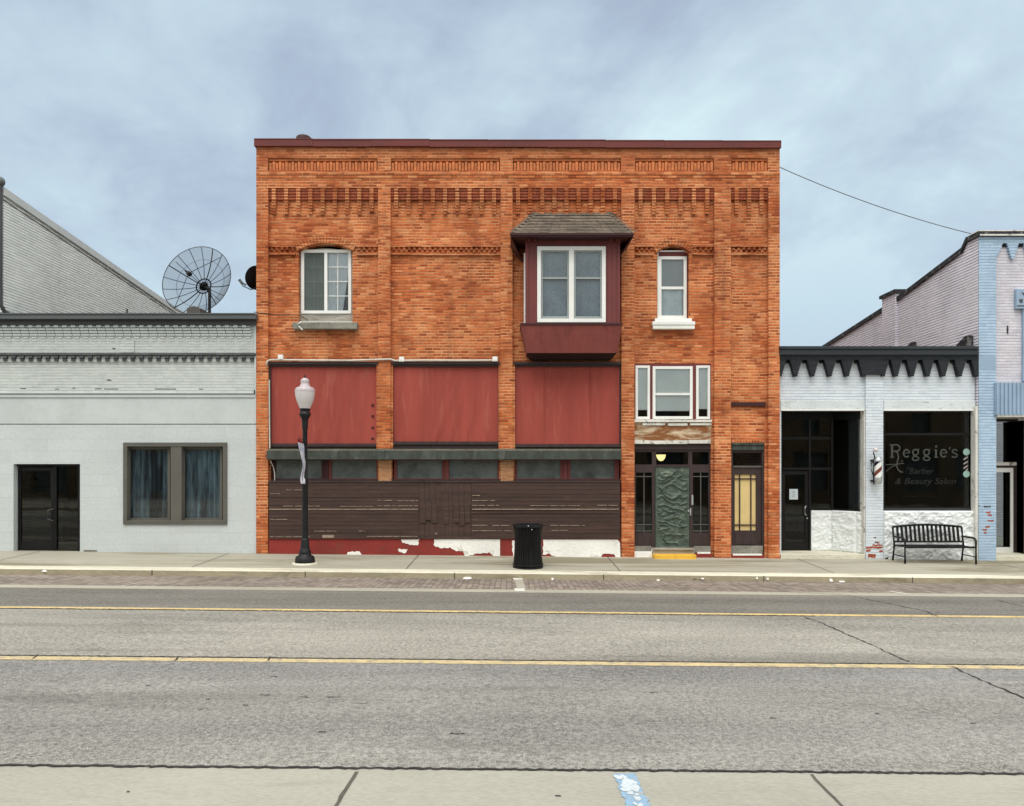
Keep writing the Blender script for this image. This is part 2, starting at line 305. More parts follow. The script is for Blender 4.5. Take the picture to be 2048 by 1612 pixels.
M['yellow2'] = pm('faded_yellow_paint', srgb(184, 168, 128), .8, var=.1, scale=3, fine=.12, fscale=60, bump=.2, stain=srgb(136, 130, 116), stain_amt=.85, stain_scale=9, stain_lo=.48)
M['stall'] = pm('white_stall_paint', srgb(214, 214, 206), .8, fine=.1, stain=srgb(150, 148, 140), stain_amt=.6, stain_scale=10)
def bluem():
    m, t, p, oc, out = new_mat('worn_blue_stall_paint')
    sp = t.n('ShaderNodeSeparateXYZ', {0: oc})
    n = t.noise(oc, 9, 8, .75)
    c = t.mix(t.rng(n, .50, .62, 0, .8), srgb(124, 154, 178), srgb(150, 150, 142))
    n3 = t.noise(oc, 60, 2, .6); c = t.mix(1., c, t.g(t.rng(n3, .3, .7, .88, 1.1)), 'MULTIPLY')
    t.set(p.inputs['Base Color'], c); p.inputs['Roughness'].default_value = .8; return m
M['bluestall'] = bluem()
M['flake'] = pm('white_paint_flake', srgb(180, 190, 194), .85, var=.08, fine=.12, fscale=70)
def paverm():
    m, t, p, oc, out = new_mat('brick_pavers')
    sp = t.n('ShaderNodeSeparateXYZ', {0: oc})
    h, L = .115, .235
    ru0 = t.m('DIVIDE', sp.outputs[0], h); row = t.m('FLOOR', ru0); fv = t.m('FRACT', ru0)
    ru = t.m('ADD', t.m('DIVIDE', sp.outputs[1], L), t.m('MULTIPLY', t.m('MODULO', t.m('ADD', row, 1000.), 2.), .5))
    colm = t.m('FLOOR', ru); fu = t.m('FRACT', ru)
    wn = t.n('ShaderNodeTexWhiteNoise', {'Vector': t.n('ShaderNodeCombineXYZ', {0: colm, 1: row, 2: 0.}).outputs[0]}, noise_dimensions='2D').outputs['Value']
    c = t.ramp(wn, [(0, srgb(112, 102, 94)), (.5, srgb(130, 120, 111)), (1, srgb(144, 136, 125))])
    e = t.m('MAXIMUM', t.rng(t.m('ABSOLUTE', t.m('SUBTRACT', fv, .5)), .38, .46), t.rng(t.m('ABSOLUTE', t.m('SUBTRACT', fu, .5)), .44, .48))
    c = t.mix(t.m('MULTIPLY', e, .8), c, srgb(96, 86, 74))
    a = t.noise(oc, .8, 5, .6, (.4, 1, 1)); c = t.mix(1., c, t.g(t.rng(a, .3, .7, .85, 1.15)), 'MULTIPLY')
    t.set(p.inputs['Base Color'], c); p.inputs['Roughness'].default_value = .85
    bn = t.n('ShaderNodeBump', {'Strength': .6, 'Distance': .01, 'Height': t.m('MULTIPLY', e, -1.)}); t.t.links.new(bn.outputs[0], p.inputs['Normal'])
    return m
M['paver'] = paverm()

# ------------------------------------------------------------------ helpers
def fx(px, Y=0.): return (px-CX)*(D0+Y)/F
def fz(py, Y=0.): return CZ+(HY-py)*(D0+Y)/F
def wloc(o):
    v = Vector((0, 0, 0))
    while o is not None: v = v+o.location; o = o.parent
    return v
class MB:
    def __init__(s): s.v = []; s.f = []; s.mi = []; s.cur = 0; s.smooth = set()
    def face(s, pts, sm=False):
        b = len(s.v); s.v += [tuple(p) for p in pts]; s.f.append(tuple(range(b, b+len(pts)))); s.mi.append(s.cur)
        if sm: s.smooth.add(len(s.f)-1)
    def raw(s, vs, fs, sm=False):
        b = len(s.v); s.v += [tuple(p) for p in vs]
        for f in fs:
            s.f.append(tuple(i+b for i in f)); s.mi.append(s.cur)
            if sm: s.smooth.add(len(s.f)-1)
    def box(s, x0, x1, y0, y1, z0, z1):
        if x0 > x1: x0, x1 = x1, x0
        if y0 > y1: y0, y1 = y1, y0
        if z0 > z1: z0, z1 = z1, z0
        s.raw([(x0, y0, z0), (x1, y0, z0), (x1, y1, z0), (x0, y1, z0), (x0, y0, z1), (x1, y0, z1), (x1, y1, z1), (x0, y1, z1)],
              [(0, 3, 2, 1), (4, 5, 6, 7), (0, 1, 5, 4), (1, 2, 6, 5), (2, 3, 7, 6), (3, 0, 4, 7)])
    def pb(s, p0, q0, p1, q1, Y0, Y1):      # a box whose front face (at depth Y0) spans facade-survey coordinates p0..p1, q0..q1
        s.box(fx(p0, Y0), fx(p1, Y0), Y0, Y1, fz(q1, Y0), fz(q0, Y0))
    def frame(s, p0, q0, p1, q1, w, Y0, Y1, wb=None, wt=None):
        wb = w if wb is None else wb; wt = w if wt is None else wt
        s.pb(p0, q0, p1, q0+wt, Y0, Y1); s.pb(p0, q1-wb, p1, q1, Y0, Y1)
        s.pb(p0, q0+wt, p0+w, q1-wb, Y0, Y1); s.pb(p1-w, q0+wt, p1, q1-wb, Y0, Y1)
    def prism_y(s, poly, y0, y1):           # polygon of (x,z)
        n = len(poly); a = [(x, y0, z) for x, z in poly]; b = [(x, y1, z) for x, z in poly]
        s.raw(a+b, [tuple(range(n)), tuple(range(2*n-1, n-1, -1))]+[(i, i+n, (i+1) % n+n, (i+1) % n) for i in range(n)])
    def prism_x(s, poly, x0, x1):           # polygon of (y,z)
        n = len(poly); a = [(x0, y, z) for y, z in poly]; b = [(x1, y, z) for y, z in poly]
        s.raw(a+b, [tuple(range(n)), tuple(range(2*n-1, n-1, -1))]+[(i, i+n, (i+1) % n+n, (i+1) % n) for i in range(n)])
    def prism_z(s, poly, z0, z1):
        n = len(poly); a = [(x, y, z0) for x, y in poly]; b = [(x, y, z1) for x, y in poly]
        s.raw(a+b, [tuple(range(n)), tuple(range(2*n-1, n-1, -1))]+[(i, i+n, (i+1) % n+n, (i+1) % n) for i in range(n)])
    def slab(s, outer, holes, y0, y1):      # wall with openings; polygons of (x,z)
        vs, es = [], []
        for lp in [outer]+holes:
            b = len(vs); vs += [Vector(p) for p in lp]; es += [(b+i, b+(i+1) % len(lp)) for i in range(len(lp))]
        r = delaunay_2d_cdt(vs, es, [], 0, 1e-5)
        def inside(p, lp):
            c = False; j = len(lp)-1
            for i in range(len(lp)):
                a, d = lp[i], lp[j]
                if (a[1] > p[1]) != (d[1] > p[1]) and p[0] < (d[0]-a[0])*(p[1]-a[1])/(d[1]-a[1])+a[0]: c = not c
                j = i
            return c
        fr = []
        for f in r[2]:
            ce = sum((r[0][i] for i in f), Vector((0, 0)))/len(f)
            if inside(ce, outer) and not any(inside(ce, h) for h in holes): fr.append(tuple(f))
        n = len(r[0])
        V = [(p.x, y0, p.y) for p in r[0]]+[(p.x, y1, p.y) for p in r[0]]
        s.raw(V, fr+[tuple(i+n for i in reversed(f)) for f in fr])
        for lp in [outer]+holes:
            for i in range(len(lp)):
                a, b = lp[i], lp[(i+1) % len(lp)]
                s.face([(a[0], y0, a[1]), (b[0], y0, b[1]), (b[0], y1, b[1]), (a[0], y1, a[1])])
    def lathe(s, prof, c, n=24, sm=True):   # prof of (r,z)
        vs = [(c[0]+r*math.cos(2*math.pi*k/n), c[1]+r*math.sin(2*math.pi*k/n), c[2]+z) for r, z in prof for k in range(n)]
        fs = [(i*n+k, i*n+(k+1) % n, (i+1)*n+(k+1) % n, (i+1)*n+k) for i in range(len(prof)-1) for k in range(n)]
        s.raw(vs, fs, sm)
        s.raw([vs[k] for k in range(n)], [tuple(range(n-1, -1, -1))]); s.raw([vs[(len(prof)-1)*n+k] for k in range(n)], [tuple(range(n))])
    def tube(s, pts, r, n=8, sm=True):
        pts = [Vector(p) for p in pts]; rings = []
        for i, p in enumerate(pts):
            d = (pts[min(i+1, len(pts)-1)]-pts[max(i-1, 0)]).normalized()
            a = d.cross(Vector((0, 0, 1)));
            if a.length < .05: a = d.cross(Vector((1, 0, 0)))
            a.normalize(); b = d.cross(a)
            rr = r[i] if isinstance(r, (list, tuple)) else r
            rings.append([p+a*rr*math.cos(2*math.pi*k/n)+b*rr*math.sin(2*math.pi*k/n) for k in range(n)])
        vs = [q for g in rings for q in g]
        fs = [(i*n+k, i*n+(k+1) % n, (i+1)*n+(k+1) % n, (i+1)*n+k) for i in range(len(pts)-1) for k in range(n)]
        s.raw(vs, fs, sm); s.raw(rings[0], [tuple(range(n))]); s.raw(rings[-1], [tuple(range(n))])
    def ball(s, c, r, n=12, sq=(1, 1, 1)):
        pr = [(max(.0005, math.sin(math.pi*i/n)), -math.cos(math.pi*i/n)) for i in range(n+1)]
        m = n*2
        vs = [(c[0]+r*sq[0]*a*math.cos(2*math.pi*k/m), c[1]+r*sq[1]*a*math.sin(2*math.pi*k/m), c[2]+r*sq[2]*z) for a, z in pr for k in range(m)]
        s.raw(vs, [(i*m+k, i*m+(k+1) % m, (i+1)*m+(k+1) % m, (i+1)*m+k) for i in range(n) for k in range(m)], True)
    def build(s, name, mats, parent=None, bevel=0, loc=None):
        me = bpy.data.meshes.new(name); o = bpy.data.objects.new(name, me); COL.objects.link(o)
        off = wloc(parent) if parent else Vector(loc or (0, 0, 0))
        if parent: o.parent = parent
        else: o.location = off
        me.from_pydata([tuple(Vector(v)-off) for v in s.v], [], s.f)
        for m in (mats if isinstance(mats, (list, tuple)) else [mats]): me.materials.append(m)
        for i, p in enumerate(me.polygons):
            p.material_index = s.mi[i]; p.use_smooth = i in s.smooth
        bm = bmesh.new(); bm.from_mesh(me); bmesh.ops.recalc_face_normals(bm, faces=bm.faces); bm.to_mesh(me); bm.free()
        if bevel:
            md = o.modifiers.new('bevel', 'BEVEL'); md.width = bevel; md.segments = 2; md.limit_method = 'ANGLE'
        return o
def tag(o, label=None, cat=None, group=None, kind=None):
    if label: o['label'] = label
    if cat: o['category'] = cat
    if group: o['group'] = group
    if kind: o['kind'] = kind
    return o
def thing(name, loc, label, cat, group=None):
    o = bpy.data.objects.new(name, None); COL.objects.link(o); o.location = loc; o.empty_display_size = .2
    return tag(o, label, cat, group)
def part(name, mat, parent, fn=None, bevel=0, label=None):
    mb = MB(); fn(mb); o = mb.build(name, mat, parent, bevel)
    if label: o['label'] = label
    return o

# ------------------------------------------------------------------ ground (falls 0.95 % to the right)
PROF = [(-14, .10), (.9, .06), (1.0, -.08), (2.8, -.05), (5.8, -.03), (9.0, -.02), (12.2, -.013), (14.9, -.13), (15.3, -.137), (17.18, -.20), (17.27, -.068), (17.7, -.062), (20.0, 0.), (24, .02)]
SL = -.0095
def gz(x, d):
    z = PROF[0][1]
    for (a, za), (b, zb) in zip(PROF, PROF[1:]):
        if a <= d <= b: z = za+(zb-za)*(d-a)/(b-a); break
    return z+SL*x
def GP(px, py):                                    # where a surveyed point lies on the ground
    lo, hi = 3., 19.95
    for _ in range(50):
        d = (lo+hi)/2; x = (px-CX)*d/F
        if (py-HY)*d/F > CZ-gz(x, d): hi = d
        else: lo = d
    return (px-CX)*d/F, d-D0
XW = 160
def strip(name, mat, ds, xs=None, off=0., kind='structure', label=None, thick=True):
    mb = MB(); xs = xs or [-XW, XW]
    for a, b in zip(ds, ds[1:]):
        for x0, x1 in zip(xs, xs[1:]):
            mb.face([(x0, a-D0, gz(x0, a)+off), (x1, a-D0, gz(x1, a)+off), (x1, b-D0, gz(x1, b)+off), (x0, b-D0, gz(x0, b)+off)])
    o = mb.build(name, mat); tag(o, kind=kind); return o
mbg = MB(); mbg.face([(-900, -900, -9), (900, -900, -9), (900, 900, -9), (-900, 900, -9)]); tag(mbg.build('ground', M['gutter']), kind='structure')
strip('road', M['asphalt'], [5.8, 9.0, 12.2, 14.9])
strip('gutter', M['gutter'], [1.0, 2.8, 5.8])
strip('concrete_strip', M['strip'], [14.9, 15.3])
strip('brick_parking_lane', M['paver'], [15.3, 17.18])
strip('sidewalk', M['walk'], [17.62, 17.7, 20.0, 24.0])
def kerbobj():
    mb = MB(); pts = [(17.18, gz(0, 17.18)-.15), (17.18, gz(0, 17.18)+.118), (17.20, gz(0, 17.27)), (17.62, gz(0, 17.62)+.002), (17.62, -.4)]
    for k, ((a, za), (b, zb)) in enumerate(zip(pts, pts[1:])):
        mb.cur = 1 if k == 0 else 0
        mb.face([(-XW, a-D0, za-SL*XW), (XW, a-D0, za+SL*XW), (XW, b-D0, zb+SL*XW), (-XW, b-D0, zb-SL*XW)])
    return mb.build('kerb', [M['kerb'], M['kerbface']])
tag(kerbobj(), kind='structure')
strip('opposite_pavement', M['walk'], [-14, .9, 1.0])
def ribbon(mb, pts, w, off=.004, jit=0., seg=None):
    """flat strip on the ground along (x,y) points"""
    P = [Vector(p) for p in pts]
    if seg:
        Q = []
        for a, b in zip(P, P[1:]):
            n = max(1, int((b-a).length/seg)); Q += [a+(b-a)*k/n for k in range(n)]
        P = Q+[P[-1]]
    L = []
    for i, p in enumerate(P):
        d = (P[min(i+1, len(P)-1)]-P[max(i-1, 0)]).normalized(); nrm = Vector((-d.y, d.x))
        ww = w*(1+jit*1.1*(random.random()-.5)); c = p+nrm*(random.random()-.5)*jit*w*1.5
        L.append((c-nrm*ww/2, c+nrm*ww/2))
    for (a, b), (c, d) in zip(L, L[1:]):
        mb.face([(q.x, q.y, gz(q.x, q.y+D0)+off) for q in (a, c, d, b)])
def marking(name, mat, pts, w, off=.004, jit=0., seg=None):
    mb = MB(); ribbon(mb, pts, w, off, jit, seg); return tag(mb.build(name, mat), kind='structure')
yl2, yl1 = 12.17-D0, 9.0-D0
marking('far_lane_line', M['yellow'], [(-XW, yl2), (4.2, yl2), (XW, yl2)], .15)
marking('near_lane_line', M['yellow2'], [(-XW, yl1), (XW, yl1)], .16)
def cracks():
    mb = MB()
    for lst, w in (([(-30, 12.075), (4.7, 12.075)], .035), ([(-14, 9.105), (-3.0, 9.115), (2, 9.10), (14, 9.105)], .028), ([(-14, 5.83), (-4, 5.80), (2, 5.82), (8, 5.81), (14, 5.82)], .030)):
        ribbon(mb, [(x, d-D0) for x, d in lst], w, .008, .55, .03)
    for lst in ([(1607, 1234), (1640, 1245), (1700, 1272), (1742, 1289), (1775, 1306), (1818, 1324)], [(1905, 1334), (1960, 1360), (2048, 1396), (2110, 1424)],
                [(1560, 1183), (1690, 1190), (1790, 1210), (1850, 1222), (1875, 1234)], [(1990, 1200), (2060, 1216)]):
        ribbon(mb, [GP(*p) for p in lst], .018, .007, 1.2, .06)
    for px, py, w in ((290, 1372, 14), (412, 1399, 9), (485, 1411, 12), (397, 1419, 10), (712, 1416, 9), (637, 1464, 15), (540, 1354, 14), (600, 1395, 16), (655, 1395, 26), (1265, 1432, 10), (1750, 1428, 9), (1940, 1447, 12), (900, 1468, 30), (1300, 1385, 12), (1095, 1248, 22), (254, 1584, 6), (1110, 1593, 12), (520, 1390, 20), (1540, 1437, 14)):
        ribbon(mb, [GP(px, py), GP(px+w, py+.4)], .014, .007, .8, .02)
    for lst in ([(357, 1314), (351, 1322)], [(540, 1314), (536, 1322)], [(76, 1310), (66, 1318)]):
        ribbon(mb, [GP(*p) for p in lst], .02, .009, .6, .06)
    return mb.build('road_crack', M['crack'])
tag(cracks(), kind='structure')
def joints():
    mb = MB()
    for a, b, w in (((714, 1544), (664, 1625), .028), ((1622, 1549), (1695, 1625), .024)):
        p, q = Vector(GP(*a)), Vector(GP(*b)); q = p+(q-p)*4; ribbon(mb, [p, q], w, .004, .3, .1)
    return mb.build('gutter_joint', M['joint'])
tag(joints(), kind='structure')
def wjoints():
    mb = MB()
    for x in [-2.4+4.85*k for k in range(-6, 8)]:
        ribbon(mb, [(x, 17.66-D0), (x, 19.98-D0)], .022, .004, .3, .2)
    return mb.build('sidewalk_joint', M['joint'])
tag(wjoints(), kind='structure')
def kjoints():
    mb = MB()
    for px in (305, 611, 909, 1207, 1527, 1824, 2130, -10):
        x = (px-CX)*17.2/F; z = gz(x, 17.18)
        mb.box(x-.009, x+.009, 17.172-D0, 17.3-D0, z+.0, z+.126)
    return mb.build('kerb_joint', M['joint'])
tag(kjoints(), kind='structure')
bl0, bl1 = Vector(GP(1247, 1548)), Vector(GP(1278, 1612)); bl1 = bl0+(bl1-bl0)*4
marking('blue_stall_line', M['bluestall'], [bl0, bl1], .16, .004, .10, .03)
def flakes():
    mb = MB(); rnd = random.Random(21); d = (bl1-bl0).normalized(); nr = Vector((-d.y, d.x))
    for k in range(70):
        t = rnd.random()*2.0; c = bl0+d*t+nr*rnd.gauss(0, .026); n = 9; r = rnd.uniform(.012, .045)
        P = [c+d*r*1.3*math.cos(2*math.pi*i/n)*rnd.uniform(.5, 1.2)+nr*r*math.sin(2*math.pi*i/n)*rnd.uniform(.5, 1.1) for i in range(n)]
        mb.face([(p.x, p.y, gz(p.x, p.y+D0)+.006+k*2e-5) for p in P])
    return mb.build('white_paint_flakes', M['flake'])
tag(flakes(), kind='structure')
for i, (pts, w) in enumerate((([(243, 1172), (282, 1165)], .30), ([(1039, 1177), (1039.5, 1183)], .20), ([(1036, 1157), (1036, 1159.5)], .2), ([(1779, 1183), (1822, 1189)], .30))):
    a, b = GP(*pts[0]), GP(*pts[1])
    if i in (1, 2): marking('stall_line', M['stall'], [a, b], w, .006)
    else:
        xs = sorted((a, b)); mb = MB(); d0 = abs(a[1]-b[1])
        w2 = .08
        mb.face([(x, y, gz(x, y+D0)+.006) for x, y in ((a[0], a[1]-w2), (b[0], b[1]-w2), (b[0], b[1]+w2), (a[0], a[1]+w2))]); tag(mb.build('stall_line', M['stall']), kind='structure')
a, b = GP(1037, 1160), GP(1043, 1177)
marking('stall_patch', M['strip'], [a, b], .18, .005)

# ------------------------------------------------------------------ brick building
BX0, BX1 = 512.5, 1559.5
bb = thing('brick_building', (fx(1036), .2, 0), 'two storey orange brick storefront with red panels and dark maroon bay window', 'building')
PIL = [(BX0, 536), (756, 781), (1001, 1025), (1243, 1269), (1429, 1462), (1537, BX1)]
BAYS = [(536, 756), (781, 1001), (1025, 1243), (1269, 1429), (1462, 1537)]
Yw = .13                                  # recessed wall plane; pilasters stand at 0
def arch(p0, p1, qs, qt, qb, Y, n=14):    # opening with a segmental head, in (x,z)
    pts = [(fx(p0, Y), fz(qb, Y)), (fx(p1, Y), fz(qb, Y))]
    w = (p1-p0)/2; h = qs-qt; r = (w*w+h*h)/(2*h); a = math.asin(w/r)
    for k in range(n+1):
        t = a-2*a*k/n; pts.append((fx((p0+p1)/2+r*math.sin(t), Y), fz(qt+r-r*math.cos(t), Y)))
    return pts
def rect(p0, q0, p1, q1, Y): return [(fx(p0, Y), fz(q1, Y)), (fx(p1, Y), fz(q1, Y)), (fx(p1, Y), fz(q0, Y)), (fx(p0, Y), fz(q0, Y))]
def facade(mb):
    zb = -.6
    outer = [(fx(BX0)+.03, zb), (fx(BX1)-.03, zb), (fx(BX1)-.03, fz(284)), (fx(BX0)+.03, fz(284))]
    holes = [arch(597, 705, 502, 487, 650, Yw), arch(1314, 1378, 505, 492, 643, Yw)]
    for p0, p1 in ((541, 755), (785, 998), (1029, 1241)): holes.append([(fx(p0, Yw), -.5), (fx(p1, Yw), -.5), (fx(p1, Yw), fz(726, Yw)), (fx(p0, Yw), fz(726, Yw))])
    holes.append([(fx(1268, Yw), -.5), (fx(1422, Yw), -.5), (fx(1422, Yw), fz(727, Yw)), (fx(1268, Yw), fz(727, Yw))])
    holes.append([(fx(1462.5, Yw), -.5), (fx(1529, Yw), -.5), (fx(1529, Yw), fz(886, Yw)), (fx(1462.5, Yw), fz(886, Yw))])
    mb.slab(outer, holes, Yw, .42)
    for i, (a, b) in enumerate(PIL):
        mb.box(fx(a), fx(b), 0, Yw+.02, fz(900) if i in (1, 2) else zb, fz(376))
    # frieze in the pilaster plane with soldier-course panels sunk in it
    hol = [rect(a+(1 if i else 0), 316, b-1, 342, 0) for i, (a, b) in enumerate(BAYS)]
    mb.slab([(fx(BX0), fz(376)), (fx(BX1), fz(376)), (fx(BX1), fz(288)), (fx(BX0), fz(288))], hol, 0, Yw+.02)
    rnd = random.Random(3)
    # string course: two projecting courses
    mb.pb(BX0-.5, 343.5, BX1+.5, 349.5, -.024, .02); mb.pb(BX0-.3, 351, BX1+.3, 355.5, -.014, .02)
    # dog-tooth belt
    for a, b in ((537, 590), (712, 755), (782, 1000), (1026, 1048), (1269.5, 1308), (1386, 1428.5), (1462.5, 1536)):
        n = max(2, round((b-a)/10.3)); st = (b-a)/n
        for k in range(n):
            for r_, (q0, q1) in enumerate(((494.4, 499.3), (499.9, 504.8))):
                c = a+(k+.5+.5*r_)*st
                if c+st/2 > b+1: continue
                x0, xm, x1 = fx(c-st*.46, .05), fx(c, .05), fx(c+st*.46, .05)
                mb.prism_z([(x0, Yw+.02), (xm, .035), (x1, Yw+.02)], fz(q1, .05), fz(q0, .05))
        mb.pb(a, 489, b, 493.4, .055, Yw+.02); mb.pb(a, 505.6, b, 509.6, .06, Yw+.02)
    # blocks beside the arches, arch rings (rowlock bricks)
    for p0, p1, qs, qt, nb in ((597, 705, 502, 487, 19), (1314, 1378, 505, 492, 13)):
        w = (p1-p0)/2; h = qs-qt; r = (w*w+h*h)/(2*h); al = math.asin(w/r); cx = (p0+p1)/2; cy = qt+r
        for ring in range(2):
            ra, rb = r+.6+ring*8.4, r+8.4+ring*8.4
            for k in range(nb):
                t0 = -al*1.03+2.06*al*(k+.05)/nb; t1 = -al*1.03+2.06*al*(k+.95)/nb
                yy = .078+rnd.uniform(-.004, .004)
                mb.prism_y([(fx(cx+rr*math.sin(t), Yw), fz(cy-rr*math.cos(t), Yw)) for rr, t in ((ra, t0), (ra, t1), (rb, t1), (rb, t0))], yy, Yw+.02)
    # soldier course above the side door opening
    n = 11
    for k in range(n):
        p = 1464+k*(65./n); mb.pb(p+.3, 878.5, p+65./n-.5, 885.6, .088, Yw+.02)
part('wall', M['brick'], bb, facade)
def soldiers(mb):
    rnd = random.Random(3)
    for a, b in BAYS:
        mb.pb(a+1.5, 317.5, b-1.5, 322, .045, Yw+.01)
        n = int((b-a-4)/6.35); st = (b-a-4)/n
        for k in range(n):
            y = .002 if k % 2 else .038
            y += rnd.uniform(-.006, .006)
            q = 323.5 if k % 2 else 325.5
            mb.pb(a+2+k*st+.5, q, a+2+(k+1)*st-.9, 341, y, Yw+.01)
        mb.pb(a+1.2, 341.4, b-1.2, 343, .012, Yw+.01)
part('soldier_course', M['soldier'], bb, soldiers)
def corbels(mb):
    rnd = random.Random(4)
    # corbel table
    for a, b in BAYS:
        mb.cur = 0
        for i in range(4):
            q = 376.4+5.8*i
            mb.pb(a+.5, q+1.2, b-.5, q+5.5, .030+.014*i, Yw+.02)
        mb.cur = 1
        n = max(2, round((b-a)/25.2)); st = (b-a)/n
        offs = st*.46
        for k in range(n):
            c = a+offs+k*st
            if c > b-4: continue
            m = 9 if rnd.random() > .15 else rnd.choice((7, 8))
            for i in range(m):
                q = 376.4+5.8*i; y = -.012+.010*i if i > 3 else -.012+.003*i
                mb.pb(c-3.9, q+.6, c+3.9, q+4.8, y+rnd.uniform(-.003, .003), Yw+.02)
part('corbel_table', [M['brick_dark'], M['brick']], bb, corbels)
def shell(mb):
    x0, x1 = fx(BX0)+.05, fx(BX1)-.05
    mb.box(x0, x0+.3, .43, 16, -.6, fz(284)-.02); mb.box(x1-.3, x1, .43, 16, -.6, fz(284)-.02); mb.box(x0+.3, x1-.3, 15.7, 16, -.6, fz(284)-.02)
part('side_wall', M['brick_side'], bb, shell)
part('roof', M['roofing'], bb, lambda mb: mb.box(fx(BX0)+.36, fx(BX1)-.36, .43, 15.6, 9.9, 10.1))
def floorslab(mb):
    mb.box(fx(BX0)+.36, fx(BX1)-.36, .9, 15.6, 4.85, 5.0); mb.box(fx(BX0)+.36, fx(BX1)-.36, .43, 15.6, -.5, .02)
    mb.box(fx(1262), fx(1266), .43, 6, 0, 9.8); mb.box(fx(BX0)+.36, fx(BX1)-.36, 5.8, 5.9, 0, 9.8)
part('interior', M['dark'], bb, floorslab)
def coping(mb):
    n = 9
    for k in range(n):
        a = 508+(1055/n)*k; b = a+1055/n-.25
        y = 277.2+4*(k+.5)/n+random.uniform(-.3, .3)
        mb.pb(a, y, b, y+14.2+random.uniform(-.4, .6), -.07-random.uniform(0, .008), .48)
        mb.pb(a, y-.6, b, y+1.4, -.085, .5)
part('coping', M['redmetal'], bb, coping)

# --- upper left window
Yg = .29
def arched_window(p0, p1, qs, qt, q1, f0, f1, fq0, fq1, da, db):
    w = MB(); w.slab(arch(p0, p1, qs+da, qt+db, q1, Yg), [rect(f0, max(fq0, qt+db+3.), f1, fq1, Yg)], Yg-.01, Yg+.06)
    return w
wn = arched_window(596, 706, 502, 486, 652, 602.5, 702, 499.5, 626.5, 7, 11).build('window', M['oldwood'], bb)
wn['label'] = 'white sliding window under a brick arch'
def fr(mb):
    mb.frame(602, 499, 702.5, 627, 6, Yg-.035, Yg+.05)
    mb.pb(648.5, 505, 654.5, 621, Yg-.03, Yg+.05)
    for a, b, Y in ((608, 648.5, Yg+.022), (654.5, 696.5, Yg+.006)):
        mb.pb((a+b)/2-.7, 505.2, (a+b)/2+.7, 620.8, Y, Y+.008)
        for k in range(1, 4): mb.pb(a+.2, 505+29*k-.7, b-.2, 505+29*k+.7, Y-.001, Y+.007)
part('frame', M['white'], wn, fr, .004)
part('pane', M['glassup'], wn, lambda mb: mb.pb(654, 504, 697, 622, Yg+.016, Yg+.021))
part('screen', M['screen'], wn, lambda mb: mb.pb(607, 504, 649, 622, Yg+.0, Yg+.004))
def drape(mb, p0, q0, p1, q1, Y, folds=7, amp=.03, taper=None):
    n = 60; x0, x1 = fx(p0, Y), fx(p1, Y); z0, z1 = fz(q1, Y), fz(q0, Y); vs = []
    for j in range(9):
        for i in range(n+1):
            t = i/n; z = z1+(z0-z1)*j/8
            vs.append((x0+(x1-x0)*t+(taper(t, j/8) if taper else 0), Y+amp*math.sin(t*folds*2*math.pi+.6*math.sin(t*9))*(1+.1*j)+amp*.4*math.sin(t*23), z))
    mb.raw(vs, [(j*(n+1)+i, j*(n+1)+i+1, (j+1)*(n+1)+i+1, (j+1)*(n+1)+i) for j in range(8) for i in range(n)], True)
part('curtain', M['curtain'], wn, lambda mb: (drape(mb, 600, 500, 653, 626, Yg+.08, 3, .012), drape(mb, 650, 500, 704, 626, Yg+.065, 3, .012, lambda t, s: -.25*t*s)))
def wsill(mb): mb.pb(585, 644.5, 714, 657.5, -.05, .3)
part('sill', M['stone'], wn, wsill, .01)
part('sill_board', M['whitew'], wn, lambda mb: mb.pb(598, 642.8, 708, 645.6, Yg-.14, Yg+.05))
# --- upper right window
wn = arched_window(1312, 1380, 505, 491, 644, 1316.5, 1374, 513, 640, 4, 9.5).build('window', M['maroon'], bb)
wn['label'] = 'narrow white sash window under a small brick arch'
def fr(mb):
    mb.frame(1317, 512.5, 1373.5, 637, 6, Yg-.035, Yg+.05); mb.pb(1323, 573, 1367.5, 578.5, Yg-.02, Yg+.05)
    mb.pb(1314.6, 503, 1317.2, 640, Yg-.05, Yg+.02); mb.pb(1314.6, 500.5, 1376, 503.2, Yg-.05, Yg+.02)
part('frame', M['white'], wn, fr, .004)
part('pane', M['glassup'], wn, lambda mb: mb.pb(1322, 518, 1368, 632, Yg+.01, Yg+.015))
part('curtain', M['lace'], wn, lambda mb: drape(mb, 1317, 513, 1373, 638, Yg+.085, 2.2, .010))
part('upper_blind', M['greysash'], wn, lambda mb: mb.pb(1318, 513, 1372, 574, Yg+.055, Yg+.06))
part('sill', M['white'], wn, lambda mb: (mb.pb(1310, 636.5, 1384, 643.5, Yw-.06, .3), mb.pb(1305, 642.5, 1390.5, 649.5, -.05, .28)), .008)
part('sill_stone', M['plaster'], wn, lambda mb: mb.pb(1306, 649.8, 1389.5, 657.5, -.03, .28), .008)

# --- bay window
Yb = -.62
bay = MB()
def bx(p, Y=Yb): return fx(p, Y)
bay.slab(rect(1051, 468, 1240, 648, Yb), [rect(1074, 493, 1211, 645, Yb)], Yb, Yb+.06)
for p0, p1, dy in ((1051, 1056, -.02), (1060, 1066, -.012), (1216, 1221, -.012), (1226, 1231, -.012), (1235, 1240, -.02)): bay.pb(p0, 484, p1, 647, Yb+dy, Yb+.02)
bay.box(bx(1051), bx(1051)+.06, Yb+.06, Yw, fz(648, Yb), fz(462, Yb)); bay.box(bx(1240)-.06, bx(1240), Yb+.06, Yw, fz(648, Yb), fz(462, Yb))
bay.pb(1049, 478, 1242, 483, Yb-.02, Yb+.05)
for p in (1058, 1070, 1222, 1235): bay.pb(p-2.5, 469, p+2.5, 480, Yb-.14, Yb+.02)
bay_o = bay.build('bay_window', M['maroon'], bb)
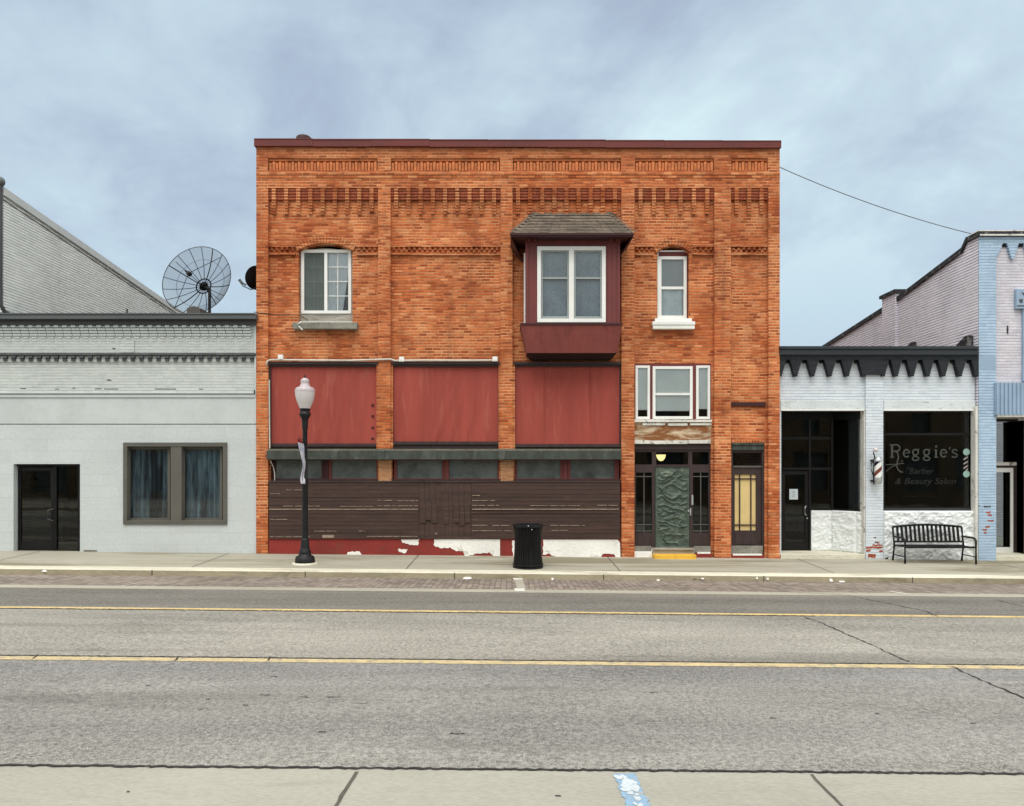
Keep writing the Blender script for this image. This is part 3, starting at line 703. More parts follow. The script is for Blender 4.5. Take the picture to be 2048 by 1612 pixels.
def fr(mb):
    mb.frame(1074.5, 492.5, 1211.5, 644.5, 7.5, Yb-.03, Yb+.05); mb.pb(1138, 500, 1148, 637, Yb-.025, Yb+.05)
part('frame', M['white'], bay_o, fr, .004)
def fr(mb):
    for a, b in ((1082.5, 1137.5), (1148.5, 1203.5)):
        mb.frame(a, 500.4, b, 636.6, 3, Yb+.012, Yb+.04, wb=4); mb.pb(a+3, 554, b-3, 558, Yb+.008, Yb+.04)
part('sash', M['greysash'], bay_o, fr)
part('meeting_rail', M['dgrey'], bay_o, lambda mb: [mb.pb(a, 557.8, b, 559.6, Yb+.012, Yb+.04) for a, b in ((1085.5, 1134.5), (1151.5, 1200.5))])
part('pane', M['glassup'], bay_o, lambda mb: mb.pb(1084, 502, 1202, 634, Yb+.028, Yb+.032))
part('curtain', M['net'], bay_o, lambda mb: drape(mb, 1076, 494, 1210, 645, Yb+.10, 4, .008))
def apr(mb):
    # hopper shaped apron below the sill
    t = [(bx(1041.5), Yb-.05), (bx(1244), Yb-.05), (bx(1244), Yw), (bx(1041.5), Yw)]
    b = [(fx(1053.5, -.50), -.50), (fx(1234, -.50), -.50), (fx(1234, -.50), Yw), (fx(1053.5, -.50), Yw)]
    zt, zb = fz(650, Yb-.05), fz(706, -.5)
    V = [(x, y, zt) for x, y in t]+[(x, y, zb) for x, y in b]
    mb.raw(V, [(0, 1, 5, 4), (1, 2, 6, 5), (3, 0, 4, 7), (0, 3, 2, 1)])
part('apron', M['apron'], bay_o, apr)
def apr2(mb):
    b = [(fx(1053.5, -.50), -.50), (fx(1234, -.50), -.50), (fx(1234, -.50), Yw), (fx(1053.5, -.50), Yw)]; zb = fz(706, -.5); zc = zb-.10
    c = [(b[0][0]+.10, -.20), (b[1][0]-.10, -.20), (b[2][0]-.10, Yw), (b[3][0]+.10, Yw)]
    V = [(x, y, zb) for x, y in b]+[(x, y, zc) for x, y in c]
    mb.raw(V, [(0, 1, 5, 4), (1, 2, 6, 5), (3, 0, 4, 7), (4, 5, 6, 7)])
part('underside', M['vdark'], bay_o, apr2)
part('sill', M['dkmaroon'], bay_o, lambda mb: mb.pb(1040.5, 646, 1245, 650, Yb-.07, Yw), .006)
part('side_frame', M['white'], bay_o, lambda mb: mb.box(bx(1051)-.035, bx(1051)-.002, Yb+.12, Yb+.5, fz(644, Yb), fz(503, Yb)))
Ye = -.98
def broof(mb):
    ze, zt = fz(467, Ye), fz(426, Yw)
    e = [(fx(1021, Ye), Yw), (fx(1021, Ye), Ye), (fx(1267, Ye), Ye), (fx(1267, Ye), Yw)]
    a, b = (fx(1069, Yw), Yw, zt), (fx(1217, Yw), Yw, zt)
    E = [(x, y, ze) for x, y in e]; L = [(x, y, ze-.05) for x, y in e]
    mb.face([E[1], E[2], b, a]); mb.face([E[0], E[1], a]); mb.face([E[2], E[3], b])
    # shingle courses stepping down the front slope, and the hip caps
    for k in range(7):
        t0, t1 = k/7, (k+1)/7
        P = lambda t, u, up: Vector((E[1][0]+(a[0]-E[1][0])*t+u*((E[2][0]+(b[0]-E[2][0])*t)-(E[1][0]+(a[0]-E[1][0])*t)), Ye+(Yw-Ye)*t-up*.6, ze+(zt-ze)*t+up))
        n = 13
        for j in range(n):
            g = .012+.010*random.random()
            mb.raw([P(t0, j/n, g), P(t0, (j+.96)/n, g), P(t1, (j+.96)/n, .003), P(t1, j/n, .003), P(t0, j/n, 0), P(t0, (j+.96)/n, 0)], [(0, 1, 2, 3), (0, 4, 5, 1)])
    for s, (p, q) in enumerate(((E[1], a), (E[2], b))):
        p, q = Vector(p), Vector(q)
        for k in range(8):
            u, v = p+(q-p)*k/8, p+(q-p)*(k+.93)/8
            for o1, o2 in ((Vector((-.13, 0, -.03)), Vector((0, 0, .03))), (Vector((0, 0, .03)), Vector((.13, 0, -.012)))):
                mb.face([u+o1+Vector((0, 0, .03)), u+o2+Vector((0, 0, .03)), v+o2+Vector((0, 0, .012)), v+o1+Vector((0, 0, .012))])
part('roof', M['shingle'], bay_o, broof)
def beave(mb):
    x0, x1 = fx(1021, Ye), fx(1267, Ye); ze = fz(467, Ye)
    mb.box(x0, x1, Ye, Yw, ze-.07, ze-.008)
    mb.box(x0-.02, x1+.02, Ye-.02, Ye, ze-.04, ze+.006)
    mb.raw([(x0, Ye, ze-.07), (x0, Yw, ze-.07), (x0+.30, Yw, ze-.42), (x0+.02, Ye, ze-.07), (x0+.02, Yw, ze-.07), (x0+.32, Yw, ze-.42)], [(0, 1, 2), (3, 5, 4), (0, 2, 5, 3), (1, 4, 5, 2)])
    mb.raw([(x1, Ye, ze-.07), (x1, Yw, ze-.07), (x1-.30, Yw, ze-.42), (x1-.02, Ye, ze-.07), (x1-.02, Yw, ze-.07), (x1-.32, Yw, ze-.42)], [(0, 1, 2), (3, 5, 4), (0, 2, 5, 3), (1, 4, 5, 2)])
part('eave', M['dkmaroon'], bay_o, beave)

# --- red panels above the storefront
for i, (p0, p1, q1) in enumerate(((541, 754, 888), (786, 997, 884), (1030, 1240, 889))):
    def panel(mb):
        nx, nz = 48, 40; Y = .12; vs = []
        for j in range(nz+1):
            for k in range(nx+1):
                u, v = k/nx, j/nz
                wr = 0.
                if i < 2:        # wrinkles fanning towards the lower right
                    for c, s_, w_ in ((.55+.22*i*0+.12*i, .35, .020), (.68+.1*i, .22, .018), (.42+.15*i, .45, .016)):
                        dd = (u-c-(1-v)*0+v*s_*.6-.2*s_); wr += .040*math.exp(-(dd/w_)**2)*max(0, v-.12)*1.3
                wr += .016*math.sin(u*5+i)*math.sin(v*3+1)+(.012*math.sin(u*26+v*5)*v*v if i == 1 else 0)
                vs.append((fx(p0+(p1-p0)*u, Y), Y-wr, fz(733+(q1-733)*v, Y)))
        mb.raw(vs, [(j*(nx+1)+k, j*(nx+1)+k+1, (j+1)*(nx+1)+k+1, (j+1)*(nx+1)+k) for j in range(nz) for k in range(nx)], True)
        for sx in ((.40,) if i == 1 else (.60,) if i == 0 else (.28, .72)): mb.pb(p0+(p1-p0)*sx-.4, 734, p0+(p1-p0)*sx+.5, q1-1, .112, .125)
    rp = part('red_panel', M['redpanel'], bb, panel)
    def pf(mb):
        mb.pb(p0-4, 723.5, p1+3, 728.5, .0, .2); mb.pb(p0-1, 728.5, p1+1, 733, .055, .2)
        mb.pb(p0-3, 733, p0+.5, q1+2, .07, .2); mb.pb(p1-.5, 733, p1+3, q1+2, .07, .2)
        mb.pb(p0-1, q1-1, p1+1, q1+5, .05, .2); mb.pb(p0-3, q1+5, p1+3, 901, .10, .2)
        mb.pb((p0+p1)/2-1.5, q1+4.8, (p0+p1)/2+1.5, q1+8, .08, .2)
    part('panel_frame', M['dkbrown'], rp, pf)
    if i == 0:
        def clips(mb):
            for q in (810, 832, 855, 877): mb.pb(743, q-1.8, 747.5, q+2, .095, .13)
        part('clip', M['dkmaroon'], rp, clips)
def lower_piers(mb):
    for a, b in ((753, 786), (997, 1030)):
        mb.pb(a, 726, b, 903, .035, .14)
part('pier', M['brick'], bb, lower_piers)
for a, b in ((757, 783), (1001, 1027)):
    part('pier_base', M['brick_pale'], bb, lambda mb: mb.pb(a, 920, b, 966, .05, .3))
def ledge(mb):
    segs = [533, 770, 1012, 1243]
    for a, b in zip(segs, segs[1:]):
        mb.pb(a, 900.5, b-.4, 919, -.17+random.uniform(-.006, .006), .16)
    mb.pb(536, 897.5, 1242, 900.8, -.02, .2)
part('ledge', M['ledge'], bb, ledge, .008)
part('ledge_cap', M['peel'], bb, lambda mb: mb.pb(536, 899.2, 1242, 900.7, -.15, .0))
def conduit(mb):
    def w(px, py): return (fx(px, -.03), -.03, fz(py, -.03))
    mb.tube([w(534, 733), w(533, 728), w(535, 722), w(541, 719.5), w(600, 720.2), w(640, 720.6), w(700, 721), w(755, 719.2), w(781, 718.5), w(790, 721.5), w(850, 720.6), w(920, 721), w(995, 720.5)], .024)
    mb.tube([w(538.5, 760), w(538.8, 820), w(539.5, 897)], .018)
    mb.tube([w(541, 921), (fx(547, .02), .02, fz(935, .02)), (fx(549.5, .02), .02, fz(948, .02)), (fx(549.5, .02), .02, fz(961, .02))], .012)
cd = part('conduit', M['pipe'], bb, conduit)
for p, q in ((560.5, 714.5), (803, 718.5), (990, 718)):
    part('junction_box', M['white'], cd, lambda mb: (mb.pb(p-5, q-5, p+5, q+4.5, -.07, .03), mb.pb(p-3.6, q-3.6, p+3.6, q+3.2, -.076, .0)), .004)
# --- transom windows under the ledge
TW = ((551, 643), (663, 753), (794, 884), (897, 995), (1034, 1121), (1141, 1229))
for k, (a, b) in enumerate(TW):
    def tf(mb):
        mb.frame(a-6, 918, b+6, 962, 6, .16, .24, wb=5, wt=3)
        if k % 2 == 0: mb.pb(b+6.2, 918, b+13.6, 962, .13, .26)
        else: mb.pb(b+6.2, 918, b+9, 962, .15, .26)
    tw = part('transom_window', M['maroon'] if k else M['dkmaroon'], bb, tf)
    part('pane', M['frost'], tw, lambda mb: mb.pb(a-1, 920, b+1, 958, .20, .21))
part('transom_sill', M['dkbrown'], bb, lambda mb: mb.pb(541, 958.5, 1240, 963, .10, .3))
# --- brown board cladding
def clad(mb):
    rnd = random.Random(11); mb.cur = 0
    def boards(a, b, flip):
        q = 963.5
        hs = [8, 7.5, 9, 6.5, 8.5, 7.2, 8.8, 9.4, 7, 8, 7.6, 8.5, 7.2, 9.5]
        for h_ in hs:
            y = -.035+rnd.uniform(-.006, .006)
            nseg = rnd.choice((1, 2, 2)); xs = [a]+sorted(rnd.uniform(a+30, b-30) for _ in range(nseg-1))+[b]
            for x0, x1 in zip(xs, xs[1:]): mb.pb(x0+.1, q+.45, x1-.2, min(1077, q+h_), y+rnd.uniform(-.003, .003), .1)
            q += h_
            if q > 1077: break
        mb.pb(a, 963, b, 1077, -.015, .1)
    boards(538, 838, 0); boards(943, 1240, 1)
    mb.pb(838, 963, 943, 1077, -.02, .1)
    for k, (p0, p1) in enumerate(((838.5, 849), (849.5, 859), (859.5, 870.5), (871, 880), (880.5, 890), (890.5, 905), (905.5, 917), (917.5, 928), (928.5, 942))):
        mb.pb(p0, 964+rnd.uniform(0, 1.5), p1, 1076, -.032+rnd.uniform(-.008, .008), .05)
    for p0, p1, q0, q1 in ((840, 851, 1008, 1046), (851.5, 862, 1003, 1040), (862.5, 874, 1010, 1046), (908, 918, 1007, 1045), (919, 929, 1014, 1051), (930, 940, 1008, 1045), (886, 897, 985, 1048)):
        mb.pb(p0, q0, p1, q1, -.060+rnd.uniform(-.006, .006), .0)
    mb.pb(538, 1024, 838, 1026.5, -.042, .0); mb.pb(943, 1024, 1240, 1026.5, -.042, .0)
    mb.pb(537, 1074.5, 1241, 1077.5, -.05, .1); mb.pb(537, 962, 1241, 964.5, -.055, .1)
    mb.cur = 1
    mb.pb(538.5, 1017.6, 836, 1019.4, -.052, .0); mb.pb(944, 1017.6, 1238, 1019.4, -.052, .0)
    for p0, p1, q in ((795, 836, 1001.5), (755, 783, 1001), (944, 990, 1001.5), (566, 640, 1012), (680, 745, 1012.5), (755, 836, 1011.5), (944, 1000, 1011), (1060, 1160, 1012), (1195, 1236, 1011), (572, 604, 979.5), (944, 960, 991),
                      (628, 676, 1062), (718, 730, 1062), (944, 1002, 1062), (1008, 1025, 1062), (944, 975, 1051), (985, 1020, 1051), (1103, 1136, 1060.5), (540, 560, 988), (540, 575, 1039), (1100, 1170, 1050.5), (733, 835, 1073.5), (540, 620, 1073), (720, 840, 964.5), (840, 1010, 964)):
        q += rnd.uniform(-.6, .6); x = p0
        while x < p1:
            l = rnd.uniform(6, 22); mb.pb(x, q-.55-rnd.random()*.3, min(p1, x+l), q+.45, -.047-rnd.random()*.003, .0); x += l+rnd.uniform(.5, 4)
    mb.pb(645, 1070, 668, 1075.5, -.052, .0); mb.pb(870, 1066, 874, 1069, -.045, .0)
part('cladding', [M['brown'], M['peel']], bb, clad)
def jag(poly, step=3.0, amp=1.6, seed=0, keep=()):
    rnd = random.Random(seed); out = []
    for i, (a, b) in enumerate(zip(poly, poly[1:]+poly[:1])):
        L = math.hypot(b[0]-a[0], b[1]-a[1]); n = max(1, int(L/step)); am = 0.1 if i in keep else amp
        for k in range(n):
            t = k/n; out.append((a[0]+(b[0]-a[0])*t+rnd.uniform(-am, am)*.7, a[1]+(b[1]-a[1])*t+rnd.uniform(-am, am)))
    return out
pl = part('plinth', M['redpaint'], bb, lambda mb: mb.box(fx(538), fx(1241), -.012, .3, -.6, fz(1077)))
def patches(mb):
    for s, (poly, keep) in enumerate((
            ([(868, 1078.5), (1000, 1078.5), (1000, 1113), (985, 1111), (978, 1104), (968, 1107), (955, 1106), (945, 1111), (930, 1112), (925, 1103), (905, 1100), (900, 1095), (880, 1097), (868, 1090)], (0, 1)),
            ([(802, 1079), (838, 1079), (836, 1091), (820, 1090), (804, 1085)], (0,)),
            ([(795, 1098), (815, 1099), (812, 1106), (798, 1104)], ()), ([(696, 1104), (718, 1103), (725, 1113), (692, 1112)], ()),
            ([(1086, 1079), (1237, 1079), (1240, 1086), (1241, 1118), (1232, 1117), (1228, 1109), (1206, 1108), (1200, 1116), (1112, 1115), (1098, 1108), (1086, 1110)], (0, 2)),
            ([(1024, 1080), (1029, 1080), (1030, 1114), (1026, 1114)], ()))):
        P = jag([(a, b) for a, b in poly], 4, 1.5, s, keep)
        mb.slab([(fx(a, -.018), fz(b, -.018)) for a, b in P], [], -.018-.0007*s, -.008)
part('plaster_patch', M['plaster'], pl, patches)

# --- triple window above the entrance
tri = MB(); Yt = .14
tri.slab(rect(1267, 726, 1424, 843, Yt), [rect(1273.5, 736, 1298, 835, Yt), rect(1308, 737, 1383, 836, Yt), rect(1394.5, 736, 1418, 835, Yt)], Yt, Yt+.08)
tri_o = tri.build('window', M['maroon'], bb); tri_o['label'] = 'three part white window above the entrance'
def fr(mb):
    mb.frame(1271, 731, 1300, 838, 4.8, Yt-.03, Yt+.05); mb.frame(1305.5, 732.5, 1385.5, 838, 5.5, Yt-.035, Yt+.05); mb.frame(1392.5, 731, 1420.5, 838, 4.8, Yt-.03, Yt+.05)
    mb.pb(1311, 786, 1380, 790.5, Yt-.015, Yt+.05)
part('frame', M['white'], tri_o, fr, .004)
part('pane', M['glass'], tri_o, lambda mb: [mb.pb(a, 736, b, 834, Yt+.012, Yt+.016) for a, b in ((1275, 1296), (1310, 1381), (1396, 1417))])
part('blind', M['whiteblind'], tri_o, lambda mb: [mb.pb(a, 733, b, q, Yt+.035, Yt+.042) for a, b, q in ((1272, 1299, 820), (1306, 1384, 822), (1393, 1420, 818))])
def tsill(mb):
    for k, (a, b) in enumerate(((1268, 1330), (1330.5, 1372), (1372.5, 1424))): mb.pb(a, 838.5+k*.4, b, 844, .04, .3)
    for a, b, q in ((1285, 1330, 845.5), (1336, 1375, 846.2), (1380, 1423, 845.5)): mb.pb(a, q, b, q+5, .07, .3)
part('sill', M['whitew'], tri_o, tsill)
def lint(mb):
    mb.pb(1267, 844, 1423, 853, .11, .3); mb.pb(1268, 852, 1422, 881, .10, .3)
part('lintel', M['lintel'], bb, lint)
part('lintel_edge', M['whitew'], bb, lambda mb: [mb.pb(a, 880.5+c, b-.5, 887.5+c, .08, .3) for a, b, c in ((1268, 1300, 0), (1300, 1333, .6), (1333, 1377, .2), (1377, 1422, -.6))])
# --- main entrance
Yn = .20
en = MB()
en.slab(rect(1266, 888, 1424, 1100, Yn), [rect(1270, 904, 1304, 929, Yn), rect(1312.5, 904, 1376.5, 929, Yn), rect(1384.5, 904, 1418, 929, Yn), rect(1310, 934, 1379, 1098, Yn), rect(1272, 945, 1304, 1066, Yn), rect(1386, 945, 1417, 1066, Yn)], Yn, Yn+.09)
en.pb(1266, 888, 1424, 899, Yn-.04, Yn+.02)
en.pb(1271, 1066, 1305, 1094, Yn-.008, Yn+.05); en.pb(1385, 1066, 1418, 1094, Yn-.008, Yn+.05)
en.pb(1275, 1069, 1302, 1090, Yn-.014, Yn+.05); en.pb(1388, 1069, 1414, 1090, Yn-.014, Yn+.05)
en_o = en.build('entrance', M['dkbrown'], bb)
part('transom', M['glassdark'], en_o, lambda mb: [mb.pb(a, 903, b, 930, Yn+.04, Yn+.045) for a, b in ((1269, 1305), (1312, 1377), (1384, 1419))])
for a, b in ((1272, 1304), (1386, 1417)):
    part('sidelight', M['glassdark'], en_o, lambda mb: mb.pb(a-1, 944, b+1, 1067, Yn+.045, Yn+.05))
def munt(mb):
    for a, b in ((1272, 1304), (1386, 1417)):
        for q in (953, 1049, 1062): mb.pb(a, q-.8, b, q+.8, Yn+.02, Yn+.04)
        mb.pb((a+b)/2-.8, 945, (a+b)/2+.8, 1066, Yn+.022, Yn+.04)
part('muntin', M['taupe'], en_o, munt)
part('notice', M['paper'], en_o, lambda mb: mb.pb(1273, 1051, 1286, 1061, Yn+.052, Yn+.055))
def gdoor(mb):
    nx, nz = 70, 170; Y = Yn+.02; vs = []
    for j in range(nz+1):
        for k in range(nx+1):
            u, v = k/nx, j/nz; x = u*.85; z = v*2.05
            e = min(u, 1-u, v*2.3, (1-v)*2.3); env = max(0., min(1., (e-.04)/.06))
            p = Vector((x*3.6, z*7.0, .3)); q = Vector((noise.noise(p*.8), noise.noise(p*.8+Vector((5, 3, 1))), 0))*.9
            r1 = 1-abs(noise.noise(p+q))*2.6; r2 = 1-abs(noise.noise(p*1.9+q*1.5+Vector((7, 1, 2))))*2.6
            hh = max(0, r1)**4*.05+max(0, r2)**3*.016+.006*noise.noise(p*3)
            rim = .012 if e < .035 else 0
            vs.append((fx(1311+67*u, Y), Y-hh*env-rim, fz(935+160*v, Y)))
    mb.raw(vs, [(j*(nx+1)+k, j*(nx+1)+k+1, (j+1)*(nx+1)+k+1, (j+1)*(nx+1)+k) for j in range(nz) for k in range(nx)], True)
    mb.pb(1310.5, 934.5, 1378.5, 1096, Y+.01, Y+.04)
gd = part('door', M['greendoor'], en_o, gdoor)
gd['label'] = 'green metal door with crumpled relief'
part('handle', M['alum'], en_o, lambda mb: (mb.pb(1383.5, 990, 1386.5, 1010, Yn-.05, Yn+.01), mb.pb(1380, 1017, 1382.5, 1031, Yn-.06, Yn-.02), mb.pb(1376, 1020, 1378.5, 1024, Yn-.03, Yn+.02)), .003)
part('threshold', M['oldwood'], bb, lambda mb: (mb.box(fx(1305), fx(1390), .02, .4, gz(4.2, 20)+.06, fz(1096, .1)), mb.box(fx(1307, -.02), fx(1388, -.02), -.02, .05, fz(1099.5), fz(1096.5, 0))))
part('step', M['yellowpaint'], bb, lambda mb: mb.box(fx(1309, -.3), fx(1393, -.3), -.30, .04, gz(4.2, 19.7)-.05, fz(1110, -.3)), .012)
def ebase(mb):
    mb.box(fx(1266), fx(1304.5), .03, .4, -.4, fz(1104)); mb.box(fx(1304.5), fx(1306), .06, .4, -.4, fz(1100))
part('base_stone', M['plaster'], bb, ebase, .01)
def ebase(mb):
    mb.box(fx(1268), fx(1305), Yn-.03, .4, fz(1104), fz(1092, Yn)); mb.box(fx(1390.5), fx(1424), .10, .4, fz(1106), fz(1092, Yn)); mb.box(fx(1464), fx(1529), .12, .4, fz(1110), fz(1092, .12))
part('base_block', M['stone'], bb, ebase, .01)
def ebase(mb): mb.box(fx(1390.5), fx(1424), .04, .4, -.4, fz(1106)); mb.box(fx(1462.6), fx(1529), .03, .4, -.4, fz(1110))
part('red_base', M['redpaint'], bb, ebase)
part('base_chip', M['plaster'], bb, lambda mb: (mb.pb(1395, 1104.5, 1421, 1107.5, .034, .1), mb.pb(1466, 1108, 1524, 1111, .024, .1)))
# --- side door
Yd = .20
sd = MB(); sd.slab(rect(1461, 884, 1531, 1100, Yd), [rect(1466, 906, 1524, 931, Yd), rect(1469.5, 949, 1512, 1061, Yd)], Yd, Yd+.08)
sd.pb(1463, 900, 1528, 905, Yd-.03, Yd+.02); sd.pb(1524, 905, 1529, 1096, Yd-.05, Yd+.02); sd.pb(1462, 905, 1465.5, 1096, Yd-.03, Yd+.02)
for p in (1479.5, 1502): sd.pb(p-1.1, 949, p+1.1, 1061, Yd+.005, Yd+.03)
for q in (957.5, 1050): sd.pb(1469.5, q-1.1, 1512, q+1.1, Yd+.003, Yd+.03)
sd.pb(1471, 1066, 1511, 1088, Yd-.012, Yd+.02)
sd_o = sd.build('side_door', M['dkbrown'], bb)
part('blind', M['shade'], sd_o, lambda mb: mb.pb(1468, 947, 1514, 1063, Yd+.035, Yd+.045))
part('transom', M['glass'], sd_o, lambda mb: mb.pb(1465, 905, 1525, 932, Yd+.02, Yd+.025))
part('header', M['ledge'], sd_o, lambda mb: (mb.pb(1463.5, 886.5, 1528, 889.5, .08, .3), mb.pb(1463.5, 890, 1528, 900, .12, .3)))
part('transom_bar', M['taupe'], sd_o, lambda mb: mb.pb(1463, 931.5, 1526, 935, Yd-.03, Yd+.02))
part('iron_lintel', M['dkmaroon'], bb, lambda mb: mb.pb(1462.5, 804.5, 1532, 812, .06, .14))

# ------------------------------------------------------------------ grey one storey building on the left
gb = thing('grey_building', (fx(256), .2, 0), 'single storey pale grey painted shop front left of the orange brick building', 'building')
Yq = .04; GX0, GX1 = -66, 511.5
def gfac(mb):
    o = [(fx(GX0), fz(724)), (fx(GX1), fz(724)), (fx(GX1), fz(645)), (fx(GX0), fz(645))]
    mb.slab(o, [], Yq, .4)
    mb.box(fx(GX0), fx(GX1), Yq+.025, .4, fz(787), fz(724))
    mb.pb(240.5, 681, 268, 705.5, Yq-.03, Yq+.01)
part('wall', M['gbrick'], gb, gfac)
def gcorbel(mb):
    rnd = random.Random(5)
    st = 17.1
    for i in range(6):
        q = 650+5.6*i
        for k in range(36):
            c = GX0+2+k*st+i*1.2
            if c < GX0 or c+12 > GX1: continue
            if i == 0: mb.pb(c, q+.3, c+9, q+4.6, -.05, Yq+.01); mb.pb(c+9.3, q+1.5, c+16.3, q+4.6, -.01, Yq+.01)
            elif i < 4: mb.pb(c+.3, q+.9, c+16.2, q+4.6, -.045+.016*i, Yq+.01)
            else: mb.pb(c+3, q+.9, c+12.5, q+4.7, -.02+.010*i, Yq+.01)
part('corbel_course', M['gflat'], gb, gcorbel)
def gband(mb):
    mb.pb(GX0, 706, GX1-1, 711, -.03, Yq+.01)
    k = 0
    while GX0+3+17.05*k < GX1-8:
        p = GX0+3+17.05*k; mb.pb(p, 711, p+8, 716.5, -.02, Yq+.04); mb.pb(p+.4, 716.9, p+7.6, 722, .0, Yq+.04); k += 1
part('dentil_band', M['dkbrick'], gb, gband)
def gcorn(mb):
    mb.pb(GX0, 627.5, GX1, 636, -.20, .3); mb.pb(GX0, 625.8, GX1-2, 628, -.23, .3); mb.pb(GX0, 636, GX1, 637.2, -.215, -.1)
    mb.cur = 1; mb.pb(GX0, 638, GX1, 649.5, -.06, .2)
part('cornice', [M['gmetal'], M['dgrey']], gb, gcorn)
def glow(mb):
    hol = [rect(27, 928, 160, 1130, .03), rect(247, 886, 452.5, 1048, .03)]
    hol[0][0] = (hol[0][0][0], -.4); hol[0][1] = (hol[0][1][0], -.4)
    mb.slab([(fx(GX0), -.6), (fx(GX1), -.6), (fx(GX1), fz(849)), (fx(GX0), fz(849))], hol, .03, .38)
part('lower_wall', M['block'], gb, glow)
def gpan(mb):
    mb.pb(GX0, 795.5, GX1-1, 847.5, .02, .38); mb.pb(GX0, 788.5, GX1-1, 794.8, -.005, .38); mb.pb(GX0, 785.5, GX1-4, 787, -.03, .2)
part('fascia_panel', M['gflat'], gb, gpan)
def gtrim(mb):
    mb.pb(GX0, 787, GX1-4, 788.4, -.012, .1); mb.pb(GX1-4, 780, GX1-2.6, 788, -.03, .1); mb.pb(GX0, 847.5, GX1-1, 849, .035, .2)
    rnd = random.Random(2)
    for p0, p1, q in ((190, 203, 777.5), (208, 236, 778), (310, 352, 778), (398, 406, 778), (145, 150, 776.5), (40, 52, 777), (110, 118, 778)): mb.pb(p0, q-.7, p1, q+.7, Yq+.02, Yq+.08)
    mb.prism_y([(fx(210), fz(760)), (fx(219), fz(761)), (fx(221), fz(759.5)), (fx(214), fz(758))], Yq+.02, Yq+.05)
    mb.prism_y([(fx(222), fz(697)), (fx(228), fz(698)), (fx(230), fz(696.3)), (fx(225), fz(695.5))], Yq-.004, Yq+.05)
part('joint_strip', M['crack'], gb, gtrim)
def gshell(mb):
    x0, x1 = fx(GX0)+.02, fx(GX1)-.02
    mb.box(x0, x0+.2, .41, 14, -.6, 5.9); mb.box(x1-.2, x1, .41, 14, -.6, 5.9); mb.box(x0+.2, x1-.2, 13.8, 14, -.6, 5.9)
    mb.box(x0+.2, x1-.2, .41, 13.8, 5.3, 5.5); mb.box(x0+.2, x1-.2, .39, 13.8, -.5, .06)
part('shell', M['roofing'], gb, gshell)
part('interior', M['dark'], gb, lambda mb: (mb.box(fx(GX0)+.25, fx(GX1)-.3, 3.0, 3.1, 0.06, 5.2), mb.box(fx(200), fx(204), .42, 3, .06, 5.2)))
part('wainscot', pm('brown_wainscot', srgb(66, 40, 24), .6, var=.3, stretch=(3, 1, .5)), gb, lambda mb: mb.box(fx(10), fx(190), 2.6, 2.9, .06, 1.25))
Yo = .16
gd_ = MB(); gd_.frame(27, 928, 160, 1106, 4.5, Yo, Yo+.12, wb=2); gd_.pb(108.5, 932, 113, 1104, Yo+.01, Yo+.1)
gd_.frame(36, 935, 108, 1103, 6.5, Yo+.03, Yo+.08, wb=20); gd_.pb(113, 1100, 156, 1104, Yo+.03, Yo+.08)
part('roof_hatch', M['roofing'], gb, lambda mb: mb.prism_y([(fx(366, 5), 5.5), (fx(402, 5), 5.5), (fx(400, 5), fz(616, 5)), (fx(388, 5), fz(612, 5)), (fx(374, 5), fz(616, 5))], 5, 6))
part('vent_pipe', M['dgrey'], gb, lambda mb: mb.tube([(fx(254, .3), .3, 5.5), (fx(254, .3), .3, fz(618, .3))], .025))
gdo = gd_.build('door', M['blackframe'], gb); gdo['label'] = 'black framed glass door with a side pane'
part('pane', M['glassdark'], gdo, lambda mb: (mb.pb(41, 940, 103, 1085, Yo+.05, Yo+.055), mb.pb(112, 931, 157, 1102, Yo+.05, Yo+.055)))
part('handle', M['taupe'], gdo, lambda mb: mb.tube([(fx(105, Yo), Yo+.03, fz(1018, Yo)), (fx(98, Yo), Yo-.04, fz(1020, Yo)), (fx(97.5, Yo), Yo-.05, fz(1038, Yo)), (fx(105, Yo), Yo+.03, fz(1042, Yo))], .011))
Yk = .10
gw = MB(); gw.frame(246, 885, 453.5, 1049, 8, -.012, .15); gw.pb(341, 893, 363, 1041, .0, .15)
for a, b in ((254, 341), (363, 445.5)):
    gw.frame(a+1, 893.5, b-1, 1041, 5, Yk+.05, Yk+.12)
gwo = gw.build('window', M['taupe'], gb, .004); gwo['label'] = 'wide two pane window with a taupe frame'
part('pane', M['glass'], gwo, lambda mb: [mb.pb(a, 896, b, 1039, Yk+.08, Yk+.085) for a, b in ((257, 339), (366, 443))])
part('curtain', M['sheer'], gwo, lambda mb: (drape(mb, 262, 898, 342, 1044, .27, 8, .03), drape(mb, 366, 898, 446, 1044, .29, 7, .03)))
part('base_chip', M['stone'], gb, lambda mb: mb.pb(167, 1100, 194, 1112, .022, .1))
part('corner_trim', M['gflat'], gb, lambda mb: mb.box(fx(508.5), fx(511.8), .01, .3, fz(847), fz(650)))

